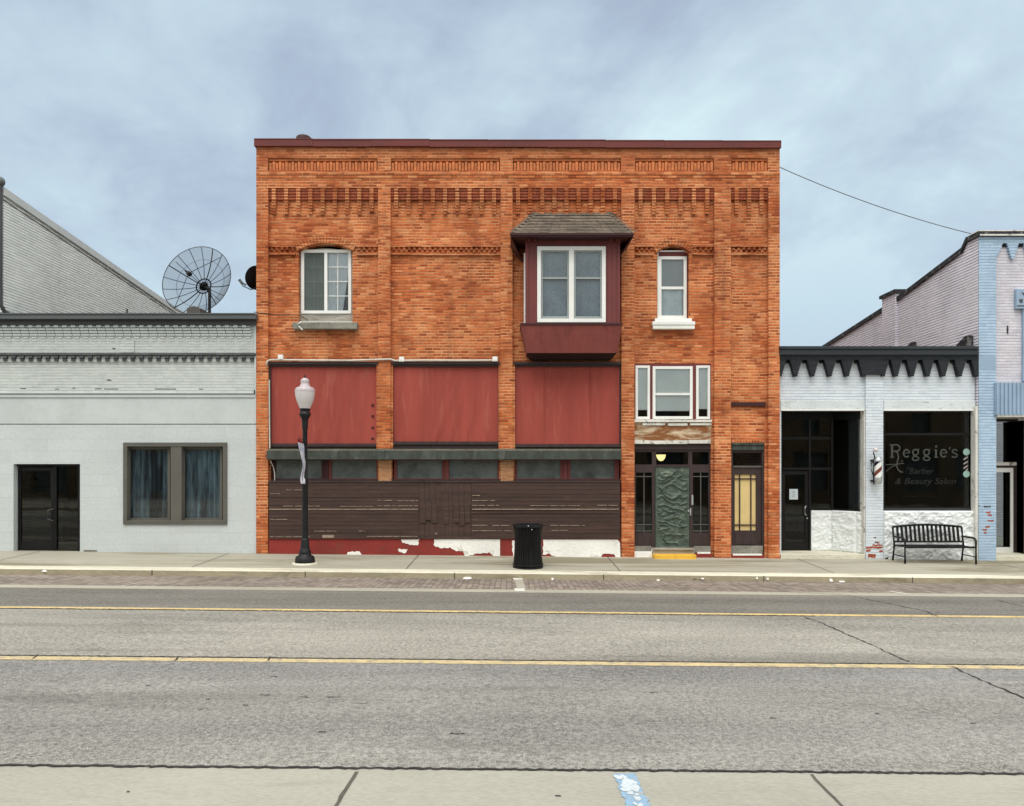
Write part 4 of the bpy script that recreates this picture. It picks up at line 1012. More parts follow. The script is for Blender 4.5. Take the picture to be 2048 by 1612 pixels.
# tall grey building at the far left, only its long side wall shows
tb = thing('tall_grey_building', (fx(0)-2, .2, 0), 'tall pale grey painted brick wall sloping down behind the single storey grey shop', 'building')
TX = fx(3.5)
def tw_(mb):
    mb.prism_x([(.085, -.6), (16, -.6), (16, 7.9), (10.6, 8.42), (.085, 9.38)], TX-18, TX)
part('wall', M['gside'], tb, tw_)
def tcp(mb):
    mb.prism_x([(.02, 9.26), (16, 7.80), (16, 7.98), (.02, 9.46)], TX-.2, TX+.06)
part('coping', M['gflat'], tb, tcp)
part('flashing_line', M['tar'], tb, lambda mb: mb.prism_x([(.05, 9.14), (16, 7.68), (16, 7.70), (.05, 9.165)], TX, TX+.008))
def tpipe(mb):
    mb.tube([(fx(1.5), -.02, fz(378)), (fx(1.5), -.02, 7), (fx(2.2), -.02, fz(610)), (fx(5), .1, fz(622)), (fx(22), .25, fz(634))], .055, 10)
part('drainpipe', M['dgrey'], tb, tpipe)
part('corner_cap', M['gmetal'], tb, lambda mb: (mb.ball((fx(1), -.02, fz(364)), .12, 10, (1, 1, 1.1)), mb.box(fx(-8), fx(4), -.1, .2, fz(378), fz(372))))

# ------------------------------------------------------------------ black and white barber shop
bs = thing('barber_shop', (fx(1758), .2, 0), 'low white painted brick barber shop with black zigzag cornice and dark glass', 'building')
SX0, SX1 = 1560.5, 1957
Yp, Yv = .08, .16
def bwall(mb):
    hol = [rect(1562.5, 820.5, 1727.5, 1125, Yv), rect(1766.5, 821, 1950.5, 1021.5, Yv)]
    hol[0][0] = (hol[0][0][0], -.5); hol[0][1] = (hol[0][1][0], -.5)
    mb.slab([(fx(SX0), -.7), (fx(SX1), -.7), (fx(SX1), fz(694)), (fx(SX0), fz(694))], hol, Yv, .46)
    mb.pb(1732, 749, 1766.5, 1150, Yp, Yv+.02)
part('wall', M['wbrick'], bs, bwall)
def teeth(mb):
    mb.pb(SX0, 712, SX1, 719, -.01, Yv+.02)
    LT = [(1561, 0), (1592, 1), (1626, 1), (1660.5, 1), (1695, 1), (1730, 2)]
    def tooth(c, wl, wr):
        P = []; n = 7; q0, q1 = 719, 752
        for i in range(n): P.append((c-wl+(wl-3.3)*(i/(n-1))**.95, q0+(q1-q0)*i/n)); P.append((c-wl+(wl-3.3)*(i/(n-1))**.95, q0+(q1-q0)*(i+1)/n))
        for i in reversed(range(n)): P.append((c+wr-(wr-3.3)*(i/(n-1))**.95, q0+(q1-q0)*(i+1)/n)); P.append((c+wr-(wr-3.3)*(i/(n-1))**.95, q0+(q1-q0)*i/n))
        X0, X1 = fx(SX0, 0), fx(SX1, 0)
        mb.prism_y([(min(X1, max(X0, fx(a, 0))), fz(b, 0)) for a, b in P], .0, Yv+.02)
    for c in (1560.8, 1592, 1626, 1660.5, 1695, 1729): tooth(c, 11.5, 11.5)
    mb.pb(1729, 719, 1768, 749, .002, Yv+.02)
    for c in (1767, 1793, 1825, 1856.5, 1888, 1921, 1954.5): tooth(c, 11, 11)
    for c in (1577.5, 1611, 1644.5, 1679, 1714.5, 1779.5, 1811, 1842.7, 1874.5, 1907, 1940): mb.pb(c-5.5, 719, c+5.5, 726.5, .12, Yv+.02)
part('zigzag_frieze', M['kbrick'], bs, teeth)
def bcor(mb):
    mb.pb(SX0, 692, SX1+1, 698, -.10, .5); mb.pb(SX0, 698.4, SX1+1, 709.5, -.07, .4); mb.pb(SX0, 709.5, SX1, 712.2, -.02, .3)
part('cornice', M['blackp'], bs, bcor, .006)
part('lintel', M['peelwhite'], bs, lambda mb: (mb.pb(1562, 801, 1730, 819.5, Yv-.025, Yv+.02), mb.pb(1768, 801, 1951, 819.5, Yv-.025, Yv+.02)))
part('lintel_edge', M['white'], bs, lambda mb: (mb.pb(1562, 818.2, 1729, 821.2, Yv-.035, Yv+.1), mb.pb(1767, 818.2, 1951, 821.5, Yv-.035, Yv+.1)))
part('pilaster_trim', M['whitew'], bs, lambda mb: (mb.pb(1727.8, 822, 1731.8, 1116, Yv-.02, Yv+.2), mb.box(fx(1951, .034), fx(1958)+.006, .034, Yv+.2, -.6, fz(812))))
def bshell(mb):
    x0, x1 = fx(SX0)+.02, fx(SX1)-.02
    mb.box(x0, x0+.15, .47, 12, -.7, 5.2); mb.box(x1-.15, x1, .47, 12, -.7, 5.2); mb.box(x0+.15, x1-.15, 11.8, 12, -.7, 5.2)
    mb.box(x0+.15, x1-.15, .47, 11.8, 4.9, 5.05)
part('shell', M['roofing'], bs, bshell)
part('interior', M['dark'], bs, lambda mb: (mb.box(fx(1562), fx(1955), 4.5, 4.6, -.3, 4.8), mb.box(fx(1740), fx(1745), 1.5, 4.5, -.3, 4.8), mb.box(fx(1562), fx(1955), .47, 4.5, 4.0, 4.1)))
# porch floor, rock-faced knee walls
zf = fz(1108.5)-.01
part('porch_step', M['kerb'], bs, lambda mb: mb.box(fx(1562), fx(1731), .02, 1.6, -.6, zf), .01)
def rock(mb, a, b, z0, z1, th, amp=.03, seed=0):
    a, b = Vector((*a, 0)), Vector((*b, 0)); d = b-a; L = d.length; d.normalize(); nrm = Vector((d.y, -d.x, 0)); nx = max(4, int(L/.03)); nz = max(4, int((z1-z0)/.03)); vs = []
    for j in range(nz+1):
        for i in range(nx+1):
            u, z = L*i/nx, z0+(z1-z0)*j/nz; blk = 9.; fu = ((u+seed)/.95) % 1; fzz = .5+.0*z
            e = max(0, min(1, min(fu, 1-fu)*14, min(fzz, 1-fzz)*7)); q = Vector((u*4.5+seed, z*5.5, seed))
            h = amp*(.3+1.5*(.5+.5*noise.noise(q))-1.2*abs(noise.noise(q*1.7+Vector((3, 1, 2))))+.5*noise.noise(q*3.6))*e
            if i in (0, nx) or j in (0, nz): h = 0
            p = a+d*u+nrm*h; vs.append((p.x, p.y, z))
    mb.raw(vs, [(j*(nx+1)+i, j*(nx+1)+i+1, (j+1)*(nx+1)+i+1, (j+1)*(nx+1)+i) for j in range(nz) for i in range(nx)])
    p = [a, b, b-nrm*th, a-nrm*th]; V = [(q.x, q.y, z0) for q in p]+[(q.x, q.y, z1) for q in p]
    mb.raw(V, [(4, 5, 6, 7), (1, 2, 6, 5), (2, 3, 7, 6), (3, 0, 4, 7)])
def knee(mb):
    y2 = 1.0
    x0, x1 = fx(1621, y2), fx(1664, y2); x2 = fx(1726, .3)
    zt = fz(1022, .6)
    rock(mb, (x0, y2), (x1, y2), zf, zt, .15, .028, 2.); rock(mb, (x1, y2), (x2, .25), zf, zt, .15, .03, 5.)
part('knee_wall', M['stonewhite'], bs, knee)
part('stall_riser', M['stonewhite'], bs, lambda mb: rock(mb, (fx(1767, .15), .15), (fx(1951, .15), .15), -.4, fz(1022, .15), .2, .035, 1.))
y2 = 1.0
def bfr(mb):
    zt = fz(1022, .6); ztop = fz(822, 1.0)
    x0, x1, x2 = fx(1617, y2), fx(1664, y2), fx(1726, .3)
    mb.box(x0, x0+.06, y2-.02, y2+.06, zf, ztop); mb.box(x1-.03, x1+.03, y2-.02, y2+.05, zt, ztop); mb.box(x0, x1, y2-.01, y2+.05, zt, zt+.06)
    for q in (937, 876): mb.box(fx(1562, y2), x1, y2-.01, y2+.05, fz(q+3, y2), fz(q-2, y2))
    mb.box(fx(1562, y2), x1, y2-.01, y2+.06, fz(838, y2), ztop+.05)
    mb.box(fx(1562, y2), fx(1564, y2), y2-.02, y2+.06, zf, ztop)
    mb.box(x2-.04, x2+.02, .27, .35, zt, ztop)
    mb.prism_z([(x1, y2), (x2, .28), (x2, .36), (x1, y2+.08)], zt, zt+.05)
    mb.prism_z([(x1, y2), (x2, .28), (x2, .36), (x1, y2+.08)], ztop-.25, ztop+.05)
po = part('shop_front', M['blackframe'], bs, bfr)
def bgl(mb):
    zt = fz(1022, .6); ztop = fz(822, 1.0); x0, x1, x2 = fx(1617, y2), fx(1664, y2), fx(1726, .3)
    mb.box(x0+.06, x1-.03, y2+.015, y2+.02, zt, ztop); mb.box(fx(1563, y2), x0, y2+.015, y2+.02, fz(938, y2), ztop)
    mb.face([(x1, y2+.03, zt), (x2, .31, zt), (x2, .31, ztop), (x1, y2+.03, ztop)])
part('pane', M['glassdark'], po, bgl)
bd = MB(); bd.frame(1563, 942, 1616.5, 1104.5, 7, y2+.0, y2+.05, wb=22); bd.pb(1570, 1028, 1609.5, 1033, y2+.005, y2+.045); bdo = bd.build('door', M['blackframe'], bs); bdo['label'] = 'black shop door with a white notice'
part('pane', M['glassdark'], bdo, lambda mb: mb.pb(1569, 948, 1610.5, 1084, y2+.02, y2+.025))
part('handle', M['alum'], bdo, lambda mb: (mb.tube([(fx(1612.5, y2), y2, fz(1012, y2)), (fx(1609, y2), y2-.06, fz(1013.5, y2)), (fx(1608, y2), y2-.07, fz(1016, y2)), (fx(1608, y2), y2-.07, fz(1027, y2)), (fx(1609, y2), y2-.06, fz(1029, y2)), (fx(1612.5, y2), y2, fz(1030.5, y2))], .014), mb.ball((fx(1613.5, y2), y2-.02, fz(1036.5, y2)), .02)))
pn = MB(); pn.pb(1578.8, 978, 1595.8, 999, y2+.0, y2+.018); pn.cur = 1; pn.pb(1585.5, 982.5, 1589, 986, y2-.002, y2+.01); pn.pb(1584, 989, 1591, 990.2, y2-.002, y2+.01); pn.pb(1584, 992, 1590, 993.2, y2-.002, y2+.01)
pno = pn.build('paper_notice', [M['paper'], M['greysash']], None, loc=(fx(1587, y2), y2, fz(999, y2))); tag(pno, 'small white paper notice taped to the black barber shop door', 'notice')
# display window with lettering
Yr = Yv+.10
bw = MB(); bw.frame(1766.5, 821, 1950.5, 1021.5, 3.5, Yr-.03, Yr+.08, wb=7); bw.pb(1770, 866, 1947, 870.5, Yr-.02, Yr+.05); bw.pb(1941.5, 824.5, 1947, 1014.5, Yr-.02, Yr+.06)
bwo = bw.build('display_window', M['blackframe'], bs)
part('pane', M['glassdark'], bwo, lambda mb: mb.pb(1769, 823, 1943, 1017, Yr+.02, Yr+.025))
Yl = Yr+.012
def stroke(mb, pts, w, k=[0]):
    k[0] += 1; y = Yl-.0002*(k[0] % 37); P = [Vector((fx(a, Yl), fz(b, Yl))) for a, b in pts]; w = w*(D0+Yl)/F
    L = []
    for i, p in enumerate(P):
        d = (P[min(i+1, len(P)-1)]-P[max(i-1, 0)]).normalized(); n = Vector((-d.y, d.x)); L.append((p-n*w/2, p+n*w/2))
    for (a, b), (c, d) in zip(L, L[1:]): mb.face([(q.x, y, q.y) for q in (a, c, d, b)])
def arc(cx, cy, rx, ry, a0, a1, n=14): return [(cx+rx*math.cos(R(a0+(a1-a0)*i/n)), cy-ry*math.sin(R(a0+(a1-a0)*i/n))) for i in range(n+1)]
def lettering(mb):
    # R with a long curling leg
    stroke(mb, [(1784, 890), (1784, 914.5)], 4.2); stroke(mb, [(1779.5, 914.8), (1788.5, 914.8)], 1.6); stroke(mb, [(1778.5, 889.6), (1790, 889.6)], 1.6)
    stroke(mb, [(1784, 890)]+arc(1792, 896, 7.4, 6.6, 85, -80)+[(1786, 902.6)], 2.8)
    stroke(mb, [(1790, 902), (1795, 906), (1797, 914), (1794.5, 924), (1793.5, 932), (1796, 939), (1801, 943.5), (1806, 944)], 2.6)
    def e(x): stroke(mb, [(x-5.6, 906.2), (x+5.4, 906.2)], 1.5); stroke(mb, arc(x, 906.5, 6.0, 7.4, 0, 318), 2.9)
    def g(x):
        stroke(mb, arc(x, 904.5, 5.6, 5.6, 0, 360, 20), 2.8); stroke(mb, [(x+3, 900), (x+7.5, 898)], 1.8)
        stroke(mb, [(x-3.5, 909.5), (x-4.5, 912), (x+2, 913.4)], 2.2); stroke(mb, [(x+2, 913.4)]+arc(x, 917, 6.4, 3.8, 70, -230, 16), 2.4)
    e(1813); g(1831); g(1853)
    stroke(mb, [(1872, 899.5), (1872, 914.5)], 3.8); stroke(mb, [(1868, 914.6), (1876.5, 914.6)], 1.6); stroke(mb, [(1868, 899.5), (1873.5, 899.5)], 1.6); stroke(mb, arc(1872, 893, 1.3, 1.3, 0, 360, 10), 2.4)
    e(1887)
    stroke(mb, [(1899.5, 894), (1898.8, 899)], 2.2)
    stroke(mb, [(1914.5, 901.5), (1911, 899.3), (1906.5, 899.4), (1904, 902), (1905.5, 905), (1911, 907), (1914.6, 910), (1913, 913.6), (1908, 914.8), (1903, 912.4)], 2.7)
    # scissors
    stroke(mb, [(1771, 929.5), (1790, 928.5), (1808, 926.5)], 1.5); stroke(mb, [(1772, 943), (1782, 934), (1797, 928)], 1.5)
    stroke(mb, arc(1803.8, 922.5, 2.0, 1.4, 0, 360, 10), .8)
part('lettering', M['letter'], bwo, lettering)
def deco(mb):
    for q, m_ in ((904, 0), (948, 0)):
        mb.cur = 0; c = (fx(1932.8, Yl), fz(q, Yl)); r = .088
        mb.face([(c[0]+r*math.cos(2*math.pi*k/24), Yl-.004, c[1]+r*math.sin(2*math.pi*k/24)) for k in range(24)])
    mb.cur = 1
    for q in (914.5, 923.5, 932, 940): mb.face([(fx(a, Yl), Yl-.004, fz(b, Yl)) for a, b in ((1927, q+3), (1935.5, q-2.2), (1935.5, q+.8), (1927, q+6))] if q < 938 else [(fx(a, Yl), Yl-.004, fz(b, Yl)) for a, b in ((1931.5, 939), (1935.5, 936.5), (1935.5, 940), (1932, 941))])
part('barber_emblem', [M['decal'], M['decal2']], bwo, deco)
def text_part(txt, px, py, hpx, wpx, mat, name, parent, shear=.25):
    cu = bpy.data.curves.new(name, 'FONT'); cu.body = txt; cu.size = 1; cu.shear = shear; cu.extrude = .0
    o = bpy.data.objects.new(name, cu); COL.objects.link(o)
    bpy.context.view_layer.update(); me = o.data.to_mesh() if False else bpy.data.meshes.new_from_object(o)
    bpy.data.objects.remove(o)
    xs = [v.co.x for v in me.vertices]; ys = [v.co.y for v in me.vertices]
    sx = wpx*(D0+Yl)/F/(max(xs)-min(xs)); sy = hpx*(D0+Yl)/F/(max(ys)-min(ys)); off = wloc(parent)
    for v in me.vertices: v.co = Vector((fx(px, Yl)+(v.co.x-min(xs))*sx, Yl-.003, fz(py, Yl)+(v.co.y-min(ys))*sy))-off
    o = bpy.data.objects.new(name, me); COL.objects.link(o); o.parent = parent; me.materials.clear(); me.materials.append(mat); return o
text_part('"Barber', 1814, 948, 13, 54, M['letter2'], 'lettering', bwo)
text_part('& Beauty Salon', 1790, 972, 16, 122, M['letter2'], 'lettering', bwo)
def rail(mb): mb.tube([(fx(1804, .8), .8, fz(1018, .8)), (fx(1804, .8), .8, fz(996, .8)), (fx(1808, .8), .8, fz(992.5, .8)), (fx(1868, .8), .8, fz(992.5, .8)), (fx(1872, .8), .8, fz(996, .8)), (fx(1872, .8), .8, fz(1018, .8))], .016)
part('chair_rail', M['taupe'], bs, rail)
def exposed(mb, spots, Y, seed):
    rnd = random.Random(seed)
    for p0, p1, q0, q1 in spots:
        P = jag([(p0, q0), (p1, q0), (p1, q1), (p0, q1)], 2.5, .9, rnd.random()); mb.slab([(fx(a, Y), fz(b, Y)) for a, b in P], [], Y, Y+.01)
part('exposed_brick', M['exbrick'], bs, lambda mb: exposed(mb, [(1732.5, 1766, 1093, 1097), (1745, 1765, 1089, 1092), (1732.5, 1741, 1099, 1103), (1758, 1765.5, 1101, 1104), (1736, 1751, 1108, 1115), (1750, 1760, 1084, 1086.5)], Yp-.004, 4))
part('paint_chip', M['crack'], bs, lambda mb: exposed(mb, [(1771, 1777, 1115, 1119), (1750, 1756, 1083, 1085.5), (1747, 1752, 1074, 1076)], Yp-.005, 5))
part('sill_strip', M['dgrey'], bs, lambda mb: mb.pb(1767, 1017, 1950, 1019, Yr-.04, Yr))

# ------------------------------------------------------------------ lilac and blue building at the right edge
lb = thing('lilac_building', (fx(2100), .2, 0), 'taller lilac white brick building with pale blue corner pilaster at the right edge', 'building')
LX = 1958; Yc = .03
def lwall(mb):
    mb.box(fx(1992), fx(2700), Yc+.05, .45, fz(766), fz(473)); mb.box(fx(2075), fx(2700), Yc+.05, .45, -.7, fz(766))
part('wall', M['pbrick'], lb, lwall)
def lside(mb):
    X = fx(LX)+.01
    mb.prism_x([(.031, -.7), (14, -.7), (14, 6.55), (9.9, 6.98), (5.0, 7.43), (4.2, 7.54), (.68, 8.06), (.5, 8.2), (.031, 8.2)], X, X+.3)
    mb.box(X-.10, X+.1, 4.2, 5.05, 4.8, 7.72)                      # chimney breast
    mb.box(X+.3, fx(2700), 13.7, 14, -.7, 6.5)
part('side_wall', M['pside'], lb, lside)
def lpil(mb):
    mb.box(fx(LX), fx(1992.5), 0, .03, -.7, fz(473))
    mb.box(fx(1992.5), fx(2700), 0, Yc+.06, fz(486), fz(473))
    for c in (2026, 2060, 2094, 2128):
        P = []; n = 6; q0, q1 = 486, 517
        for i in range(n): P.append((c-11+8*i/(n-1), q0+(q1-q0)*i/n)); P.append((c-11+8*i/(n-1), q0+(q1-q0)*(i+1)/n))
        for i in reversed(range(n)): P.append((c+11-8*i/(n-1), q0+(q1-q0)*(i+1)/n)); P.append((c+11-8*i/(n-1), q0+(q1-q0)*i/n))
        mb.prism_y([(fx(a), fz(b)) for a, b in P], 0, Yc+.06)
    P = [(1992.5, 486), (2006, 486), (2003, 492), (2003, 497), (2000, 497), (2000, 503), (1997, 503), (1997, 510), (1994, 510), (1994, 516), (1992.5, 516)]
    mb.prism_y([(fx(a), fz(b)) for a, b in P], 0.001, Yc+.06)
part('corner_pilaster', M['bbrick'], lb, lpil)
part('repaint_patch', M['corru'], lb, lambda mb: (mb.box(fx(1960), fx(1991), -.003, .01, fz(740), fz(712))))
def lcop(mb):
    X = fx(LX)
    mb.box(X-.05, fx(2700), -.07, .5, fz(473), fz(463)); 
    for a, b in (((.5, 8.33), (.72, 8.11)), ((.72, 8.11), (4.2, 7.58)), ((5.05, 7.46), (14, 6.60))):
        mb.prism_x([(a[0], a[1]-.13), (b[0], b[1]-.13), (b[0], b[1]), (a[0], a[1])], X-.05, X+.4)
    mb.box(X-.15, X+.4, 4.12, 5.13, 7.70, 7.80)
part('coping', M['tar'], lb, lcop)
part('coping_edge', M['whitew'], lb, lambda mb: (mb.box(fx(LX)-.02, fx(2700), -.085, -.06, fz(473), fz(470)), mb.box(fx(LX)-.06, fx(2700), -.08, .3, fz(464), fz(462))))
def notch(mb):
    for c in (2014, 2043, 2077): mb.box(fx(c-5.5), fx(c+5.5), Yc+.03, Yc+.06, fz(493), fz(484))
part('notch', M['kbrick'], lb, notch)
def plaque(mb): mb.pb(2033, 578, 2066, 617, -.02, .1)
pq = part('plaque', M['corru'], lb, plaque, .006)
def pmark(mb):
    for c in (2041, 2058):
        mb.prism_y([(fx(a), fz(b)) for a, b in ((c-4, 597), (c-2, 600), (c, 597.5), (c+2, 600), (c+4, 597), (c+3, 605), (c, 607), (c-3, 605))], -.024, .0)
    mb.pb(2034, 610.5, 2065, 613, -.024, 0); mb.prism_y([(fx(a), fz(b)) for a, b in ((2041, 584), (2046, 586), (2053, 586), (2058, 583), (2054, 591), (2046, 591))], -.024, 0)
part('motif', M['dgrey'], pq, pmark)
part('anchor', M['tar'], lb, lambda mb: mb.pb(2014.5, 651, 2017, 667, Yc+.03, Yc+.08))
part('edge_trim', M['corru'], lb, lambda mb: mb.pb(2046.5, 600, 2062, 762, .01, .1))
def corru(mb):
    x = fx(1992.6, -.1); x1 = fx(2700, -.1); z0, z1 = fz(829.5, -.1), fz(765, -.1)
    mb.box(x, x1, -.06, .2, z0, z1)
    while x < x1: mb.box(x+.02, x+.075, -.085, -.05, z0, z1); x += .105
part('ribbed_fascia', M['corru'], lb, corru)
part('soffit', M['whitew'], lb, lambda mb: mb.box(fx(1992.6), fx(2700), -.05, 1.6, fz(834), fz(830)))
def lrec(mb):
    mb.box(fx(2036.5, .9), fx(2075), .55, 1.4, -.7, fz(838)); mb.box(fx(2075), fx(2078), .0, 1.4, -.7, fz(838))
part('recess_wall', M['taupe'], lb, lrec)
part('interior', M['dark'], lb, lambda mb: (mb.box(fx(1985), fx(2090), 2.4, 2.5, -.7, 4.5), mb.box(fx(1958)+.32, fx(1958)+.36, .5, 2.4, -.7, 4.5)))
Yx = .85
lbd = MB(); lbd.frame(1986, 935.5, 2027.5, 1105.5, 6.5, Yx, Yx+.05, wb=11, wt=9); ldo = lbd.build('door', M['white'], lb); ldo['label'] = 'white framed glass door in the recess'
part('pane', M['glassdark'], ldo, lambda mb: mb.pb(1991, 943, 2022, 1096, Yx+.02, Yx+.025))
def ldf(mb):
    mb.pb(2028, 931, 2036, 1107, Yx-.03, Yx+.1); mb.pb(1984, 931, 2028, 935.4, Yx-.01, Yx+.1)
    mb.pb(1984, 838, 2036, 843, Yx, Yx+.1)
part('door_frame', M['dkbrown'], lb, ldf)
part('transom_bar', M['whitew'], lb, lambda mb: mb.pb(1984, 924.5, 2036, 930.8, Yx-.02, Yx+.1))
part('transom', M['glassdark'], lb, lambda mb: mb.pb(1984, 842, 2036, 926, Yx+.05, Yx+.055))
part('porch_step', M['kerb'], lb, lambda mb: mb.box(fx(1992.6), fx(2120), .02, 2.4, -.8, fz(1112)), .01)
part('exposed_brick', M['exbrick'], lb, lambda mb: exposed(mb, [(1973, 1981, 1023, 1026), (1976, 1983, 1029, 1032), (1975, 1987, 1040, 1043.5), (1971, 1980, 1052, 1055), (1964, 1974, 1058, 1061), (1968, 1973, 1064, 1067)], -.004, 8))
part('paint_chip', M['crack'], lb, lambda mb: exposed(mb, [(1968, 1981, 1012, 1014.5), (1957.5, 1960, 1010, 1012)], -.005, 9))
# roof flashings where the low roof meets the tall side wall
def flash(mb):
    X = fx(LX)
    mb.prism_x([(.25, 5.2), (.25, 5.70), (.4, 5.68), (.9, 5.45), (1.4, 5.2)], X-.16, X)
    mb.prism_x([(3.1, 5.7), (3.1, 6.0), (3.3, 6.0), (4.1, 5.75), (4.1, 5.6)], X-.08, X)
part('flashing', M['tar'], lb, flash)

# ------------------------------------------------------------------ building across the street (seen reflected in the glass)
ob = thing('opposite_building', (0, -33, 0), 'tan brick row across the street reflected in the shop glass', 'building')
def obw(mb):
    hol = []
    for k in range(-9, 10):
        x = k*3.4
        hol.append([(x-.6, 4.6), (x+.6, 4.6), (x+.6, 6.8), (x-.6, 6.8)]); hol.append([(x-1.2, .8), (x+1.2, .8), (x+1.2, 3.4), (x-1.2, 3.4)])
    mb.slab([(-34, -.6), (34, -.6), (34, 8.2), (-34, 8.2)], hol, -31.2, -31.5)
part('wall', brickm('far_tan_brick', [srgb(120, 104, 82), srgb(132, 114, 90), srgb(110, 96, 78)], srgb(140, 128, 108)), ob, obw)
part('pane', M['frost'], ob, lambda mb: mb.box(-33.5, 33.5, -31.6, -31.55, .3, 7.5))
part('cornice', M['dgrey'], ob, lambda mb: mb.box(-34.2, 34.2, -31.6, -30.9, 8.2, 8.6))

# ------------------------------------------------------------------ street furniture
LXp, LD = (610-CX)*18.35/F, 18.35
lz = gz(LXp, LD); S = LD/F
sl = thing('street_lamp', (LXp, LD-D0, lz), 'black cast iron street lamp with white acorn globe on the sidewalk', 'street lamp')
def hz(py): return (1127-py)*S
L0 = (LXp, LD-D0, lz)
part('base', M['iron'], sl, lambda mb: mb.lathe([(r*S, hz(q)) for r, q in ((19.5, 1127), (19.8, 1121), (18.5, 1114), (17, 1112), (12.5, 1110), (11.9, 1106), (12.2, 1103), (10, 1100), (8.6, 1092), (8.2, 1084), (7.6, 1082), (7.6, 1078), (6.2, 1076))], L0, 28))
part('pole', M['iron'], sl, lambda mb: mb.lathe([(r*S, hz(q)) for r, q in ((6.0, 1077), (5.7, 1020), (5.6, 965), (6.2, 963), (6.2, 957), (4.9, 955), (4.7, 860), (5.9, 856), (5.9, 848), (6.2, 844), (6.6, 838), (9.5, 833), (11.4, 829), (11.4, 826.5), (9.4, 825), (9.4, 820), (10.6, 819), (10.6, 817))], L0, 24))
part('lamp_globe', M['globe'], sl, lambda mb: mb.lathe([(r*S, hz(q)) for r, q in ((10.2, 817), (12.5, 811), (15.5, 804), (18, 796), (19.4, 788), (19.7, 783.5))], L0, 32))
part('globe_cap', M['globecap'], sl, lambda mb: mb.lathe([(r*S, hz(q)) for r, q in ((19.9, 783.4), (20.0, 781.5), (19.3, 779), (18.2, 776.5), (15.5, 774.5), (11, 773), (9.6, 770.5), (8.4, 767.5), (8.2, 765), (8.9, 762.5), (8.2, 760), (6.2, 757.5), (4.2, 756))], L0, 32))
part('finial', M['dkmaroon'], sl, lambda mb: mb.lathe([(r*S, hz(q)) for r, q in ((4.2, 756.2), (2.6, 755), (1.4, 753), (1.8, 751.5), (.9, 750), (.2, 747))], L0, 12))
part('footing', M['kerb'], sl, lambda mb: mb.lathe([(25*S, -.05), (25*S, .018), (23.5*S, .026), (.01, .028)], L0, 28))
part('bracket', M['iron'], sl, lambda mb: (mb.tube([(LXp, LD-D0, lz+hz(958)), (LXp-.11, LD-D0-.02, lz+hz(958))], .012), mb.ball((LXp-.115, LD-D0-.02, lz+hz(958)), .024), mb.tube([(LXp, LD-D0, lz+hz(879)), (LXp-.15, LD-D0-.02, lz+hz(877))], .010)))
def flag(mb):
    pts = [(-14.5, 877, 2.0), (-9, 880, 4.5), (-5, 886, 5.5), (-3.5, 894, 5), (-2.2, 905, 3.8), (-1, 915, 3), (.8, 925, 2.6), (.4, 935, 2.4), (-1.8, 945, 2.5), (-3, 953, 3.0), (-2.5, 960, 4.5), (-1.5, 967, 4.0)]
    L = []
    for k, (x, q, w) in enumerate(pts):
        for i in range(7):
            t = i/6-.5; L.append((LXp+(x+w*2.2*t)*S, LD-D0-.10-.03*math.sin(i*2.1+k*.5)-.05*abs(t), lz+hz(q+3*t*(1 if k < 3 else .2))))
    for k in range(len(pts)-1):
        mb.cur = 0 if k < 2 else 1
        for i in range(6): mb.face([L[k*7+i], L[k*7+i+1], L[(k+1)*7+i+1], L[(k+1)*7+i]], True)
fl = MB(); flag(fl); flo = fl.build('flag', [M['flagred'], M['flagwhite']], None, loc=(LXp, LD-D0, lz+hz(967))); tag(flo, 'furled red and white flag hanging limp against the street lamp pole', 'flag')

TXp, TD = (1056-CX)*18.1/F, 18.1; tz = gz(TXp, TD); T0 = (TXp, TD-D0, tz)
tc = thing('trash_can', T0, 'black slatted metal trash can standing on the sidewalk near the kerb', 'trash can')
TR = [(0.03, .345), (.10, .342), (.3, .322), (.55, .312), (.75, .315), (.88, .328), (.95, .338)]
def tr(h):
    for (a, ra), (b, rb) in zip(TR, TR[1:]):
        if a <= h <= b: return ra+(rb-ra)*(h-a)/(b-a)
    return TR[-1][1]
def slats(mb):
    n = 38
    for k in range(n):
        a = 2*math.pi*k/n; ca, sa = math.cos(a), math.sin(a); hs = [.06+.1*i for i in range(9)]+[.94]; vs = []
        for h in hs:
            for r_, w in ((0, -.017), (0, .017), (-.008, .017), (-.008, -.017)):
                rr = tr(h)+r_; vs.append((TXp+ca*rr-sa*w, TD-D0+sa*rr+ca*w, tz+h))
        mb.raw(vs, [(i*4+j, i*4+(j+1) % 4, (i+1)*4+(j+1) % 4, (i+1)*4+j) for i in range(len(hs)-1) for j in range(4)])
part('slats', M['black'], tc, slats)
def ring(mb, r0, r1, z0, z1): mb.lathe([(r1, z0), (r0, z0), (r0, z1), (r1, z1), (r1, z0)], T0, 40, False)
part('rim', M['iron'], tc, lambda mb: ring(mb, .352, .30, .945, 1.005))
part('band', M['iron'], tc, lambda mb: (ring(mb, .358, .32, .055, .085), ring(mb, .35, .30, .0, .03)))
part('liner', M['dark'], tc, lambda mb: mb.lathe([(.30, .03), (.285, .5), (.29, .92), (.25, .925), (.01, .6)], T0, 32))
part('lock', M['alum'], tc, lambda mb: (mb.ball((TXp+.0, TD-D0-.35, tz+.985), .014), mb.ball((TXp+.08, TD-D0-.335, tz+.90), .014)))
part('latch_bar', M['iron'], tc, lambda mb: mb.tube([(TXp+.06, TD-D0-.335, tz+.45), (TXp+.065, TD-D0-.36, tz+.08), (TXp+.065, TD-D0-.36, tz+.01)], .013))
